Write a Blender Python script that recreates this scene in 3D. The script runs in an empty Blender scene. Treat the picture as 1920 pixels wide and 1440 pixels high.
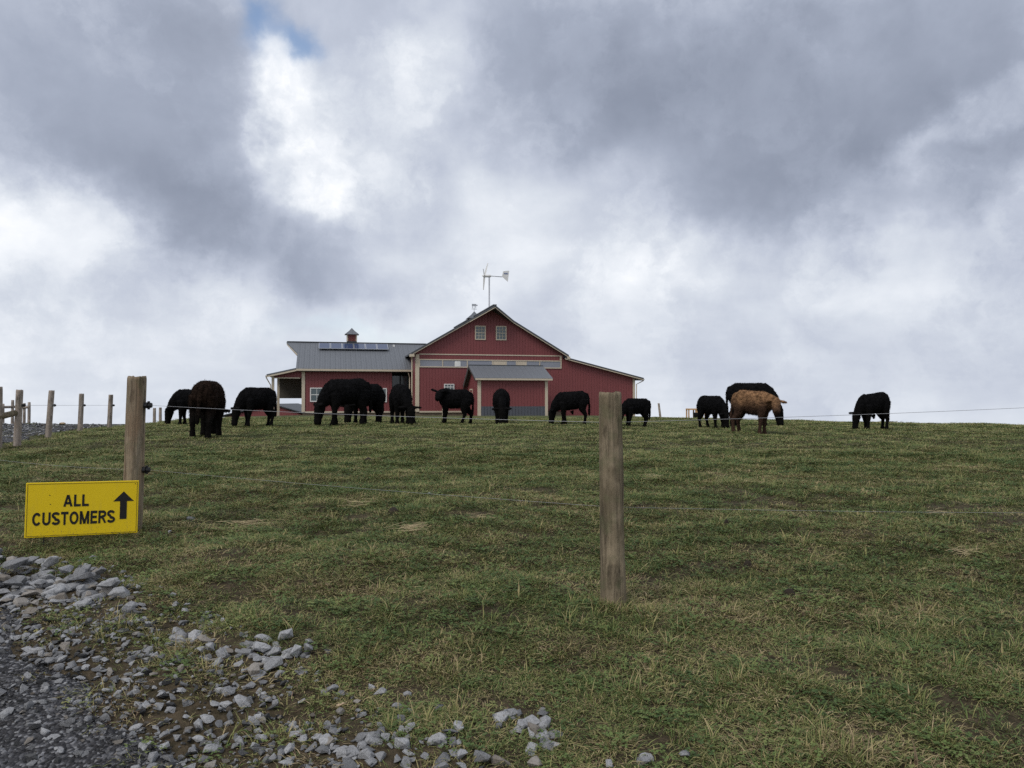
import bpy, bmesh, math, random
import numpy as np
from mathutils import Vector, Matrix, noise as mnoise

random.seed(7); rng = np.random.default_rng(11)
scene = bpy.context.scene
COL = scene.collection
R = math.radians

# ------------------------------------------------------------------ camera
F = 1442.0                                   # focal length in photo pixels (1920 wide)
PITCH = math.atan(30 / F)
EYE = 1.56
cam_data = bpy.data.cameras.new('camera'); cam = bpy.data.objects.new('camera', cam_data); COL.objects.link(cam)
cam_data.sensor_width = 36.0; cam_data.lens = 36.0 * F / 1920.0
cam_data.clip_start = 0.05; cam_data.clip_end = 2000
cam.location = (0, 0, EYE); cam.rotation_euler = (math.pi / 2 + PITCH, 0, 0)
scene.camera = cam

def ray(px, py):
    x = (px - 960) / F; z = (720 - py) / F
    c, s = math.cos(PITCH), math.sin(PITCH)
    return Vector((x, c - z * s, s + z * c))

# ------------------------------------------------------------------ node helpers
class NB:
    def __init__(s, tree): s.t = tree; s.n = tree.nodes; s.l = tree.links
    def node(s, typ, **kw):
        n = s.n.new(typ)
        for k, v in kw.items(): setattr(n, k, v)
        return n
    def put(s, sock, v):
        if isinstance(v, bpy.types.NodeSocket): s.l.new(v, sock)
        elif v is not None: sock.default_value = v
    def m(s, op, a, b=None, c=None, clamp=False):
        n = s.node('ShaderNodeMath', operation=op, use_clamp=clamp)
        s.put(n.inputs[0], a); s.put(n.inputs[1], b); s.put(n.inputs[2], c)
        return n.outputs[0]
    def v(s, op, a, b=None, scale=None):
        n = s.node('ShaderNodeVectorMath', operation=op)
        s.put(n.inputs[0], a)
        if b is not None: s.put(n.inputs[1], b)
        if scale is not None: s.put(n.inputs['Scale'], scale)
        return n.outputs['Value'] if op in ('DOT_PRODUCT', 'LENGTH', 'DISTANCE') else n.outputs[0]
    def noise(s, vec, scale, detail=4, rough=0.55, dist=0.0, out='Fac'):
        n = s.node('ShaderNodeTexNoise'); s.put(n.inputs['Vector'], vec)
        n.inputs['Scale'].default_value = scale; n.inputs['Detail'].default_value = detail
        n.inputs['Roughness'].default_value = rough; n.inputs['Distortion'].default_value = dist
        return n.outputs[out]
    def ramp(s, fac, stops, interp='LINEAR'):
        n = s.node('ShaderNodeValToRGB'); s.put(n.inputs[0], fac); cr = n.color_ramp; cr.interpolation = interp
        while len(cr.elements) < len(stops): cr.elements.new(0.5)
        for e, (p, c) in zip(cr.elements, stops):
            e.position = p; e.color = (*c, 1) if len(c) == 3 else c
        return n.outputs[0]
    def mix(s, fac, a, b, blend='MIX'):
        n = s.node('ShaderNodeMix', data_type='RGBA', blend_type=blend)
        s.put(n.inputs[0], fac)
        for sk, v in ((n.inputs[6], a), (n.inputs[7], b)):
            if isinstance(v, tuple) and len(v) == 3: v = (*v, 1)
            s.put(sk, v)
        return n.outputs[2]
    def mapr(s, v, a, b, c=0.0, d=1.0, smooth=False):
        n = s.node('ShaderNodeMapRange', interpolation_type='SMOOTHSTEP' if smooth else 'LINEAR')
        s.put(n.inputs[0], v)
        for i, q in enumerate((a, b, c, d)): n.inputs[i + 1].default_value = q
        return n.outputs[0]
    def mapping(s, vec, loc=(0, 0, 0), rot=(0, 0, 0), scale=(1, 1, 1), typ='POINT'):
        n = s.node('ShaderNodeMapping', vector_type=typ); s.put(n.inputs[0], vec)
        n.inputs[1].default_value = loc; n.inputs[2].default_value = rot; n.inputs[3].default_value = scale
        return n.outputs[0]

def lin(r, g, b):
    f = lambda c: (c / 12.92 if c <= 0.04045 else ((c + 0.055) / 1.055) ** 2.4)
    return (f(r / 255), f(g / 255), f(b / 255))

# ------------------------------------------------------------------ world: broken overcast over a Nishita sky
SUN_EL, SUN_AZ = R(48), R(-140)              # azimuth measured from +Y towards +X: behind and left of the camera
world = bpy.data.worlds.new('World'); scene.world = world; world.use_nodes = True
w = NB(world.node_tree); w.n.clear()
gen = w.node('ShaderNodeTexCoord').outputs['Generated']
sep = w.node('ShaderNodeSeparateXYZ'); w.l.new(gen, sep.inputs[0])
X, Y, Z = sep.outputs
az = w.m('ARCTAN2', X, Y)
el = w.m('ARCSINE', Z, clamp=False)
zz = w.m('ADD', w.m('ABSOLUTE', Z), 0.22)
cp = w.node('ShaderNodeCombineXYZ')
w.put(cp.inputs[0], w.m('DIVIDE', X, zz)); w.put(cp.inputs[1], w.m('DIVIDE', Y, zz)); cp.inputs[2].default_value = 3.7
plane = cp.outputs[0]
ae = w.node('ShaderNodeCombineXYZ'); w.put(ae.inputs[0], az); w.put(ae.inputs[1], el)
# domain warp so that the cloud masses get torn, billowing edges
w1 = w.v('SCALE', w.v('SUBTRACT', w.noise(gen, 4.0, 4, 0.55, out='Color'), (0.5, 0.5, 0.5)), scale=0.26)
w2 = w.v('SCALE', w.v('SUBTRACT', w.noise(gen, 13.0, 6, 0.62, out='Color'), (0.5, 0.5, 0.5)), scale=0.095)
wp = w.v('ADD', ae.outputs[0], w.v('ADD', w1, w2))
def blob(px, py, sx, sy, rot, amp, edge=1.3):
    d = ray(px, py).normalized()
    a, e = math.atan2(d.x, d.y), math.asin(d.z)
    q = w.mapping(wp, (a, e, 0), (0, 0, R(rot)), (sx / F, sy / F, 1), 'TEXTURE')
    return w.m('MULTIPLY', w.m('EXPONENT', w.m('MULTIPLY', w.m('POWER', w.v('DOT_PRODUCT', q, q), edge), -1.0)), amp)
CLOUDS = [
    # dark masses
    (1470, 190, 420, 190, -6, -0.24, 1.4), (1130, 70, 260, 140, 0, -0.13), (1540, 330, 260, 90, 8, -0.08),
    (220, 180, 300, 150, -14, -0.20, 1.5), (330, 370, 230, 110, -16, -0.09), (560, 440, 290, 95, -8, -0.13, 1.9),
    (1860, 60, 170, 120, 0, -0.06), (1850, 330, 120, 50, 25, -0.07), (1720, 660, 330, 90, 4, -0.08), (420, 40, 200, 70, 0, -0.07),
    # bright breaks
    (550, 175, 85, 80, -25, 0.26, 2.2), (640, 300, 95, 50, 0, 0.14, 1.6), (70, 420, 170, 90, -12, 0.13, 1.6), (830, 110, 75, 120, 0, 0.14),
    (960, 400, 210, 110, 12, 0.10), (1840, 220, 110, 40, 25, 0.16, 1.6), (1330, 490, 280, 60, 6, 0.09),
    (800, 570, 300, 70, 10, 0.10), (60, 690, 260, 90, 0, 0.06), (1700, 480, 260, 60, 14, 0.04),
]
base = w.mapr(el, 0.0, 0.60, 0.80, 0.70)
B = base
for c in CLOUDS: B = w.m('ADD', B, blob(*c))
fb1 = w.m('MULTIPLY', w.m('SUBTRACT', w.noise(plane, 1.5, 7, 0.55, 0.0), 0.5), 0.34)
fb2 = w.m('MULTIPLY', w.m('SUBTRACT', w.noise(gen, 8.0, 8, 0.60, 0.25), 0.5), 0.34)
puff = w.m('MULTIPLY', w.m('SUBTRACT', w.mapr(w.noise(w.v('ADD', gen, w2), 5.5, 9, 0.6), 0.44, 0.60, 0.0, 1.0, True), 0.5), 0.11)
damp = w.mapr(el, 0.0, 0.20, 0.55, 1.0)
damp = w.m('MULTIPLY', damp, w.mapr(B, 0.35, 0.85, 0.40, 1.0))   # the heavy undersides are smooth, the lit tops billow
B = w.m('ADD', B, w.m('MULTIPLY', w.m('ADD', w.m('ADD', fb1, fb2), puff), damp))
cloud = w.ramp(B, [(0.28, lin(116, 123, 139)), (0.42, lin(135, 143, 160)), (0.55, lin(157, 165, 182)), (0.68, lin(183, 190, 205)),
                   (0.80, lin(206, 212, 222)), (0.92, lin(229, 233, 239)), (1.0, lin(247, 248, 250))])
sky = w.node('ShaderNodeTexSky', sky_type='NISHITA'); sky.sun_disc = False
sky.sun_elevation = SUN_EL; sky.sun_rotation = SUN_AZ; sky.air_density = 1.0; sky.dust_density = 1.2
skycol = w.v('SCALE', sky.outputs[0], scale=0.15)
hole = w.m('MULTIPLY', w.m('ADD', w.m('ADD', blob(505, 55, 50, 50, 20, 1.0), blob(600, 105, 45, 40, -30, 1.0)), blob(660, 600, 130, 30, 8, 0.30)), 0.85, clamp=True)
final = w.mix(hole, cloud, skycol)
bg = w.node('ShaderNodeBackground'); w.l.new(final, bg.inputs[0]); bg.inputs[1].default_value = 1.0
w.l.new(bg.outputs[0], w.node('ShaderNodeOutputWorld').inputs[0])
world.cycles.sampling_method = 'MANUAL'; world.cycles.sample_map_resolution = 512

sun_d = bpy.data.lights.new('sun', 'SUN'); sun_d.energy = 1.5; sun_d.angle = R(24); sun_d.color = (1.0, 0.96, 0.90)
sun = bpy.data.objects.new('sun', sun_d); COL.objects.link(sun)
sd = Vector((math.sin(SUN_AZ) * math.cos(SUN_EL), math.cos(SUN_AZ) * math.cos(SUN_EL), math.sin(SUN_EL)))
sun.rotation_euler = sd.to_track_quat('Z', 'Y').to_euler(); sun.location = sd * 60

scene.view_settings.view_transform = 'Standard'; scene.view_settings.look = 'None'
scene.view_settings.exposure = 0.17; scene.view_settings.gamma = 1.0
scene.view_settings.use_curve_mapping = False
scene.render.engine = 'CYCLES'
scene.cycles.max_bounces = 4; scene.cycles.diffuse_bounces = 2; scene.cycles.glossy_bounces = 2
scene.cycles.use_denoising = False

# ------------------------------------------------------------------ object helpers
def tag(o, label=None, cat=None, group=None, kind=None):
    if label: o['label'] = label
    if cat: o['category'] = cat
    if group: o['group'] = group
    if kind: o['kind'] = kind
    return o

def empty(name, loc, rz=0.0):
    o = bpy.data.objects.new(name, None); COL.objects.link(o)
    o.location = loc; o.rotation_euler = (0, 0, rz); o.empty_display_size = 0.2
    return o

def link(name, me, mat=None, parent=None, smooth=False):
    o = bpy.data.objects.new(name, me); COL.objects.link(o)
    if mat is not None and not me.materials: me.materials.append(mat)
    if parent is not None: o.parent = parent
    if smooth: me.polygons.foreach_set('use_smooth', [True] * len(me.polygons))
    return o

class MB:
    def __init__(s): s.v = []; s.f = []
    def add(s, vs, fs):
        o = len(s.v); s.v += [tuple(p) for p in vs]; s.f += [tuple(i + o for i in f) for f in fs]; return s
    def box(s, x0, x1, y0, y1, z0, z1):
        return s.add([(x0, y0, z0), (x1, y0, z0), (x1, y1, z0), (x0, y1, z0), (x0, y0, z1), (x1, y0, z1), (x1, y1, z1), (x0, y1, z1)],
                     [(0, 3, 2, 1), (4, 5, 6, 7), (0, 1, 5, 4), (1, 2, 6, 5), (2, 3, 7, 6), (3, 0, 4, 7)])
    def prism(s, poly, ext):
        """polygon (3D points) swept along the vector ext"""
        n = len(poly); e = Vector(ext)
        vs = [Vector(p) for p in poly] + [Vector(p) + e for p in poly]
        return s.add(vs, [tuple(range(n))[::-1], tuple(range(n, 2 * n))] + [(i, (i + 1) % n, n + (i + 1) % n, n + i) for i in range(n)])
    def tube(s, pts, rad, seg=8, cap=True):
        pts = [Vector(p) for p in pts]; k = len(pts)
        if not isinstance(rad, (list, tuple)): rad = [rad] * k
        vs = []; fs = []; up = None
        for i, p in enumerate(pts):
            t = (pts[min(i + 1, k - 1)] - pts[max(i - 1, 0)]).normalized()
            if up is None: up = t.orthogonal().normalized()
            up = (up - t * up.dot(t)); up = up.normalized() if up.length > 1e-6 else t.orthogonal().normalized()
            b = t.cross(up)
            for j in range(seg):
                a = 2 * math.pi * j / seg
                vs.append(p + (up * math.cos(a) + b * math.sin(a)) * rad[i])
        for i in range(k - 1):
            for j in range(seg):
                fs.append((i * seg + j, i * seg + (j + 1) % seg, (i + 1) * seg + (j + 1) % seg, (i + 1) * seg + j))
        if cap: fs += [tuple(range(seg))[::-1], tuple(range((k - 1) * seg, k * seg))]
        return s.add(vs, fs)
    def mesh(s, name):
        me = bpy.data.meshes.new(name); me.from_pydata(s.v, [], s.f); me.update()
        bm = bmesh.new(); bm.from_mesh(me); bmesh.ops.recalc_face_normals(bm, faces=bm.faces); bm.to_mesh(me); bm.free()
        return me
    def build(s, name, mat, parent=None, smooth=False): return link(name, s.mesh(name), mat, parent, smooth)

# ------------------------------------------------------------------ materials
def material(name, fn, rough=0.8, spec=0.3, metal=0.0):
    m = bpy.data.materials.new(name); m.use_nodes = True
    nb = NB(m.node_tree); bs = nb.n['Principled BSDF']
    bs.inputs['Roughness'].default_value = rough; bs.inputs['Specular IOR Level'].default_value = spec; bs.inputs['Metallic'].default_value = metal
    c = fn(nb, bs)
    if c is not None:
        if isinstance(c, tuple): bs.inputs['Base Color'].default_value = (*c, 1)
        else: nb.l.new(c, bs.inputs['Base Color'])
    return m
def bump(nb, bs, h, strength=0.4, dist=0.01):
    n = nb.node('ShaderNodeBump'); n.inputs['Strength'].default_value = strength; n.inputs['Distance'].default_value = dist
    nb.put(n.inputs['Height'], h); nb.l.new(n.outputs[0], bs.inputs['Normal'])
def objco(nb): return nb.node('ShaderNodeTexCoord').outputs['Object']
def wpos(nb): return nb.node('ShaderNodeNewGeometry').outputs['Position']

def plain(name, col, rough=0.7, var=0.18, scale=3.0, spec=0.3, metal=0.0):
    def fn(nb, bs):
        f = nb.noise(objco(nb), scale, 5, 0.6)
        return nb.mix(f, tuple(x * (1 - var) for x in col), tuple(min(1, x * (1 + var)) for x in col))
    return material(name, fn, rough, spec, metal)

def ribbed(name, col, pitch, axis=0, rough=0.55, dark=0.80, spec=0.35, relief=0.9):
    """painted ribbed metal sheet: ribs run up the wall, weather streaks run down it"""
    def fn(nb, bs):
        co = objco(nb); sp = nb.node('ShaderNodeSeparateXYZ'); nb.l.new(co, sp.inputs[0])
        s = nb.m('ADD', sp.outputs[0], sp.outputs[1]) if axis == 2 else sp.outputs[axis]
        ph = nb.m('FRACT', nb.m('DIVIDE', s, pitch))
        tri = nb.m('ABSOLUTE', nb.m('SUBTRACT', ph, 0.5))
        rib = nb.mapr(tri, 0.36, 0.47, 0, 1, True)
        st = nb.noise(nb.mapping(co, scale=(5, 5, 0.35)), 1.0, 5, 0.6)
        big = nb.noise(co, 0.35, 3)
        c = nb.mix(st, tuple(x * 0.82 for x in col), tuple(x * 1.15 for x in col))
        c = nb.mix(nb.mapr(big, 0.35, 0.7, 0, 0.35), c, tuple(x * 0.85 + 0.012 for x in col))
        groove = nb.mapr(tri, 0.30, 0.36, 0, 1)
        bump(nb, bs, rib, relief, 0.05)
        return c
    return material(name, fn, rough, spec)

M = {}
M['red'] = ribbed('red_siding', (0.200, 0.052, 0.053), 0.23, 2, relief=0.6)
M['roof'] = ribbed('grey_roof', (0.140, 0.148, 0.160), 0.40, 0, 0.5, spec=0.4, relief=0.35)
M['roofdark'] = plain('dark_metal_trim', (0.04, 0.044, 0.048), 0.5)
M['cream'] = plain('cream_trim', (0.54, 0.46, 0.35), 0.6, 0.10)
M['white'] = plain('white_paint', (0.72, 0.71, 0.68), 0.5, 0.06)
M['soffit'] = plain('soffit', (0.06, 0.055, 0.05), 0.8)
M['found'] = plain('foundation_stone', (0.16, 0.125, 0.09), 0.95, 0.5, 2.5)
M['skirt'] = ribbed('grey_skirting', (0.085, 0.090, 0.105), 0.23, 2)
M['brownpanel'] = plain('brown_boards', (0.085, 0.075, 0.062), 0.85, 0.2, 1.5)
M['dark'] = plain('dark_interior', (0.025, 0.03, 0.03), 0.7)
M['glass'] = material('window_glass', lambda nb, bs: nb.mix(nb.noise(objco(nb), 1.2, 3), (0.05, 0.075, 0.08), (0.12, 0.15, 0.16)), 0.12, 0.6)
M['clere'] = material('clerestory_glass', lambda nb, bs: nb.mix(nb.noise(objco(nb), 0.8, 3), (0.19, 0.20, 0.23), (0.27, 0.28, 0.32)), 0.2, 0.5)
M['solar'] = material('solar_cells', lambda nb, bs: (0.045, 0.065, 0.130), 0.16, 0.35)
M['alu'] = plain('aluminium', (0.50, 0.51, 0.53), 0.35, 0.08, metal=0.6)
M['galv'] = plain('galvanised_steel', (0.42, 0.43, 0.45), 0.5, 0.12, metal=0.3)
M['blue'] = plain('blue_mark', (0.16, 0.20, 0.33), 0.6)
M['black'] = plain('black_plastic', (0.012, 0.012, 0.013), 0.5)
M['orange'] = plain('orange_wood', (0.55, 0.33, 0.15), 0.7, 0.2)
M['cupred'] = plain('cupola_red', (0.22, 0.085, 0.060), 0.7, 0.15)
M['wire'] = plain('wire_steel', (0.34, 0.34, 0.35), 0.4, 0.05, metal=0.2)
M['straw'] = plain('straw', (0.50, 0.40, 0.24), 0.9, 0.25, 8)

def wood_fn(base, alt, moss=0.0):
    def fn(nb, bs):
        co = objco(nb)
        inf = nb.node('ShaderNodeObjectInfo').outputs['Random']
        off = nb.node('ShaderNodeCombineXYZ'); nb.put(off.inputs[0], nb.m('MULTIPLY', inf, 37.0)); nb.put(off.inputs[2], nb.m('MULTIPLY', inf, 11.0))
        co = nb.v('ADD', co, off.outputs[0])
        warp = nb.v('SCALE', nb.noise(co, 5.0, 3, out='Color'), scale=0.05)
        grain = nb.noise(nb.mapping(nb.v('ADD', co, warp), scale=(26, 26, 2.0)), 1.0, 6, 0.7, 0.9)
        blot = nb.noise(co, 6.0, 4, 0.6)
        band = nb.noise(nb.mapping(co, scale=(9, 9, 2.2)), 1.0, 4, 0.6, 0.8)
        c = nb.mix(nb.mapr(grain, 0.38, 0.60), tuple(x * 0.27 for x in base), base)
        c = nb.mix(nb.mapr(band, 0.42, 0.66), c, alt)
        c = nb.mix(nb.mapr(blot, 0.50, 0.72, 0, 0.65), c, tuple(x * 1.35 for x in base))
        crack = nb.noise(nb.mapping(co, scale=(60, 60, 1.6)), 1.0, 3, 0.5, 0.3)
        c = nb.mix(nb.mapr(crack, 0.62, 0.70, 0, 0.8), c, (0.03, 0.022, 0.016))
        if moss:
            zg = nb.node('ShaderNodeSeparateXYZ'); nb.l.new(co, zg.inputs[0])
            mo = nb.noise(co, 11.0, 4, 0.6)
            c = nb.mix(nb.mapr(mo, 0.5, 0.68, 0, moss), c, (0.11, 0.115, 0.06))
        bump(nb, bs, nb.m('ADD', grain, nb.m('MULTIPLY', blot, 0.5)), 0.9, 0.012)
        return c
    return fn
M['post'] = material('weathered_post', wood_fn((0.250, 0.200, 0.135), (0.15, 0.12, 0.075), 0.55), 0.95, 0.15)
M['postred'] = material('brown_post', wood_fn((0.290, 0.235, 0.165), (0.22, 0.155, 0.10), 0.35), 0.95, 0.15)
M['postgrey'] = material('grey_post', wood_fn((0.40, 0.34, 0.29), (0.31, 0.25, 0.20), 0.2), 0.95, 0.15)

# grass blades: the tone comes with each blade, the dryness with each tuft
def grass_fn(nb, bs):
    tone = nb.node('ShaderNodeAttribute', attribute_name='tone').outputs['Fac']
    dry = nb.node('ShaderNodeAttribute', attribute_name='dry', attribute_type='INSTANCER').outputs['Fac']
    rnd = nb.node('ShaderNodeObjectInfo').outputs['Random']
    t = nb.m('ADD', nb.m('MULTIPLY', tone, 0.75), nb.m('ADD', nb.m('MULTIPLY', dry, 0.62), nb.m('MULTIPLY', nb.m('SUBTRACT', rnd, 0.5), 0.22)))
    c = nb.ramp(t, [(0.0, (0.058, 0.096, 0.030)), (0.28, (0.106, 0.148, 0.044)), (0.46, (0.172, 0.196, 0.064)), (0.62, (0.262, 0.240, 0.094)),
                    (0.80, (0.36, 0.29, 0.145)), (0.92, (0.40, 0.31, 0.18)), (1.0, (0.17, 0.115, 0.075))])
    bs.inputs['Sheen Weight'].default_value = 0.0
    return c
M['grass'] = material('grass_blades', grass_fn, 0.75, 0.2)

def ground_fn(nb, bs):
    p = wpos(nb)
    n1 = nb.noise(p, 0.55, 5, 0.6); n2 = nb.noise(p, 3.2, 6, 0.65, 0.5); n3 = nb.noise(p, 22.0, 5, 0.65)
    green = nb.mix(nb.mapr(n2, 0.35, 0.65), (0.082, 0.102, 0.040), (0.125, 0.142, 0.058))
    green = nb.mix(nb.mapr(n1, 0.42, 0.66, 0, 0.7), green, (0.15, 0.14, 0.062))
    soil = nb.mix(n3, (0.040, 0.029, 0.019), (0.125, 0.092, 0.062))
    sp = nb.node('ShaderNodeSeparateXYZ'); nb.l.new(p, sp.inputs[0])
    far = nb.mapr(sp.outputs[1], 5, 24, 0.06, 0.92)
    c = nb.mix(far, soil, green)
    c = nb.mix(nb.mapr(n3, 0.36, 0.60, 0.45, 0.0), c, (0.02, 0.022, 0.010))
    bump(nb, bs, nb.m('ADD', n3, nb.m('MULTIPLY', n2, 1.5)), 0.8, 0.05)
    return c
M['ground'] = material('pasture_ground', ground_fn, 0.95, 0.1)

def road_fn(nb, bs):
    p = wpos(nb)
    vo = nb.node('ShaderNodeTexVoronoi'); vo.inputs['Scale'].default_value = 75; nb.l.new(p, vo.inputs['Vector'])
    hs = nb.node('ShaderNodeSeparateColor'); nb.l.new(vo.outputs['Color'], hs.inputs[0])
    n = nb.noise(p, 1.3, 4)
    c = nb.ramp(hs.outputs[0], [(0.0, (0.022, 0.022, 0.024)), (0.5, (0.055, 0.055, 0.06)), (0.82, (0.14, 0.14, 0.148)), (1.0, (0.30, 0.30, 0.31))])
    c = nb.mix(nb.mapr(n, 0.4, 0.65, 0, 0.5), c, (0.035, 0.031, 0.028))
    bump(nb, bs, nb.m('SUBTRACT', 1.0, vo.outputs['Distance']), 0.9, 0.02)
    return c
M['road'] = material('gravel_surface', road_fn, 0.9, 0.2)

def stone_fn(dark, light, warm=0.18, power=1.0):
    def fn(nb, bs):
        rnd = nb.node('ShaderNodeObjectInfo').outputs['Random']
        co = objco(nb)
        n = nb.noise(co, 9.0, 5, 0.65); sp = nb.noise(co, 40.0, 3, 0.6)
        c = nb.mix(nb.m('POWER', rnd, power), dark, light)
        c = nb.mix(nb.mapr(n, 0.40, 0.68, 0, 0.55), c, tuple(x * 0.45 for x in dark))
        c = nb.mix(nb.mapr(sp, 0.55, 0.70, 0, 0.3), c, tuple(min(0.7, x * 1.4) for x in light))
        r2 = nb.m('FRACT', nb.m('MULTIPLY', rnd, 17.31))
        c = nb.mix(nb.m('MULTIPLY', nb.m('GREATER_THAN', r2, 0.90), warm * 3), c, (0.26, 0.21, 0.15))
        bump(nb, bs, nb.m('ADD', n, nb.m('MULTIPLY', sp, 0.4)), 0.6, 0.02)
        return c
    return fn
M['stone'] = material('limestone', stone_fn((0.175, 0.175, 0.178), (0.47, 0.468, 0.468)), 0.9, 0.2)
M['grit'] = material('gravel_grit', stone_fn((0.028, 0.028, 0.028), (0.30, 0.297, 0.295), 0.12, 2.4), 0.9, 0.2)
M['tan'] = plain('tan_stone', (0.42, 0.31, 0.20), 0.9, 0.3, 9)

def coat(name, col, low, var, lo0=0.35, lo1=0.85):
    def fn(nb, bs):
        co = objco(nb)
        n = nb.noise(co, 9.0, 5, 0.65); big = nb.noise(co, 2.2, 3)
        c = nb.mix(nb.mapr(n, 0.35, 0.68), tuple(x * (1 - var) for x in col), tuple(x * (1 + var) for x in col))
        sp = nb.node('ShaderNodeSeparateXYZ'); nb.l.new(co, sp.inputs[0])
        lowf = nb.mapr(nb.m('ADD', sp.outputs[2], nb.m('MULTIPLY', nb.m('SUBTRACT', big, 0.5), 0.5)), lo0, lo1, 1, 0, True)
        c = nb.mix(lowf, c, low)
        bump(nb, bs, nb.noise(nb.mapping(co, scale=(1, 1, 0.6)), 34.0, 4, 0.7), 1.0, 0.03)
        return c
    return material(name, fn, 0.95, 0.06)
M['cowblack'] = coat('black_coat', (0.0065, 0.0063, 0.0068), (0.006, 0.0055, 0.005), 0.5)
M['cowdark'] = coat('dark_brown_coat', (0.019, 0.0115, 0.008), (0.008, 0.0068, 0.006), 0.6)
M['cowbrown'] = coat('ginger_coat', (0.25, 0.140, 0.072), (0.055, 0.032, 0.022), 0.6, 0.60, 1.15)
M['tagm'] = plain('tag_plastic', (0.7, 0.7, 0.66), 0.5)
def sign_fn(nb, bs):
    co = objco(nb); sp = nb.node('ShaderNodeSeparateXYZ'); nb.l.new(co, sp.inputs[0])
    fade = nb.noise(co, 4.0, 4, 0.6); speck = nb.noise(co, 95.0, 3, 0.6); run = nb.noise(nb.mapping(co, scale=(30, 30, 3)), 1.0, 4, 0.6)
    c = nb.mix(fade, (0.72, 0.50, 0.003), (0.80, 0.57, 0.010))
    c = nb.mix(nb.mapr(run, 0.55, 0.75, 0, 0.22), c, (0.45, 0.33, 0.06))
    low = nb.mapr(sp.outputs[2], 0.0, 0.20, 1, 0)
    c = nb.mix(nb.m('MULTIPLY', nb.mapr(speck, 0.58, 0.66, 0, 0.8), low), c, (0.12, 0.09, 0.05))
    return c
M['yellow'] = material('yellow_sign_face', sign_fn, 0.45, 0.3)
M['ink'] = plain('black_lettering', (0.012, 0.011, 0.010), 0.6)

# ------------------------------------------------------------------ terrain
_d = np.array([-400, -60, -15, 0, 2.7, 4.3, 5.7, 8, 12, 16, 21, 30, 45, 57, 75, 100, 150, 300, 600])
_z = np.array([-14., -4.5, -2.1, -1.58, -1.30, -1.14, -1.00, -0.875, -0.78, -0.73, -0.70, -0.76, -0.95, -1.16, -1.45, -2.3, -5.2, -15, -40])
_ks = rng.normal(0, 1, (22, 2)); _ks /= np.linalg.norm(_ks, axis=1)[:, None]
_wl = np.geomspace(0.45, 5.0, 22); _ph = rng.uniform(0, 6.28, 22)
_amp = 0.0032 * (_wl / 0.45) ** 0.45
def _smooth_profile():
    d = np.linspace(-400, 600, 20001); z = np.interp(d, _d, _z)
    k = np.exp(-0.5 * (np.arange(-40, 41) / 16.0) ** 2); k /= k.sum()
    return d, np.convolve(np.pad(z, 40, mode='edge'), k, 'valid')
PD, PZ = _smooth_profile()
# right-hand edge of the gravel drive (x at depth y)
_ry = np.array([-60, 0, 2.0, 2.75, 3.3, 4.2, 5.4, 7.3, 11, 14.4, 17, 20.6, 23, 26, 30, 36, 44, 70, 150])
_rx = np.array([7., 1.2, -0.55, -1.15, -1.75, -2.72, -4.1, -5.6, -8.1, -9.7, -10.6, -12.0, -12.4, -13.3, -14.6, -16.3, -18., -22, -40])
def road_x(y): return np.interp(y, _ry, _rx)
def sstep(x, a, b):
    t = np.clip((x - a) / (b - a), 0, 1); return t * t * (3 - 2 * t)
def g(x, y):
    x = np.asarray(x, float); y = np.asarray(y, float)
    z = EYE + np.interp(y, PD, PZ)
    z = z - sstep(x, 6, 21) * (0.06 + 0.030 * np.clip(y - 22, 0, 400))
    al = np.interp(y, [6, 14, 20, 25, 30, 40, 65, 120, 300], [0, .10, .12, .14, .20, .46, 1.3, 3.5, 10])
    z = z - al * sstep(road_x(y) + 2.6 - x, 0, 2.6)
    z = z - 0.012 * np.clip(-x - 28, 0, 400) - 0.008 * np.clip(x - 30, 0, 400)
    bumps = sum(a * np.sin(6.283 / l * (k[0] * x + k[1] * y) + p) for a, l, k, p in zip(_amp, _wl, _ks, _ph))
    z = z + bumps * np.clip(1 - (y - 30) / 30, 0.25, 1)
    return z
def gz(x, y): return float(g(x, y))
def gp(px, py):
    """point of the ground seen at a photo pixel"""
    r = ray(px, py); t = np.geomspace(1.5, 90, 6000)
    h = EYE + r.z * t - g(r.x * t, r.y * t)
    i = int(np.argmax(h < 0)) if (h < 0).any() else len(t) - 1
    return Vector((r.x * t[i], r.y * t[i], gz(r.x * t[i], r.y * t[i])))
def at(px, py, y):
    r = ray(px, py); return Vector((0, 0, EYE)) + r * (y / r.y)

def axis_lines(fine0, fine1, step, lim0, lim1, grow):
    a = list(np.arange(fine0, fine1, step)); s = step
    while a[-1] < lim1: s *= grow; a.append(a[-1] + s)
    b = []; s = step; q = fine0
    while q > lim0: s *= grow; q -= s; b.append(q)
    return np.array(b[::-1] + a)
gx = axis_lines(-9, 8, 0.10, -260, 260, 1.06)
gy = axis_lines(1.5, 16, 0.10, -120, 420, 1.05)
def sheet(name, xs, ys, lift, mat, keep=None):
    XX, YY = np.meshgrid(xs, ys); ZZ = g(XX, YY) + lift
    V = np.stack([XX, YY, ZZ], -1).reshape(-1, 3); nx = len(xs); ny = len(ys)
    i = np.arange(nx * ny).reshape(ny, nx)
    Q = np.stack([i[:-1, :-1], i[:-1, 1:], i[1:, 1:], i[1:, :-1]], -1).reshape(-1, 4)
    me = bpy.data.meshes.new(name)
    me.vertices.add(len(V)); me.vertices.foreach_set('co', V.ravel())
    me.loops.add(Q.size); me.loops.foreach_set('vertex_index', Q.ravel())
    me.polygons.add(len(Q)); me.polygons.foreach_set('loop_start', np.arange(0, Q.size, 4))
    me.update(); me.validate()
    return link(name, me, mat, None, True)
tag(sheet('ground', gx, gy, 0.0, M['ground']), kind='structure')

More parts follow.
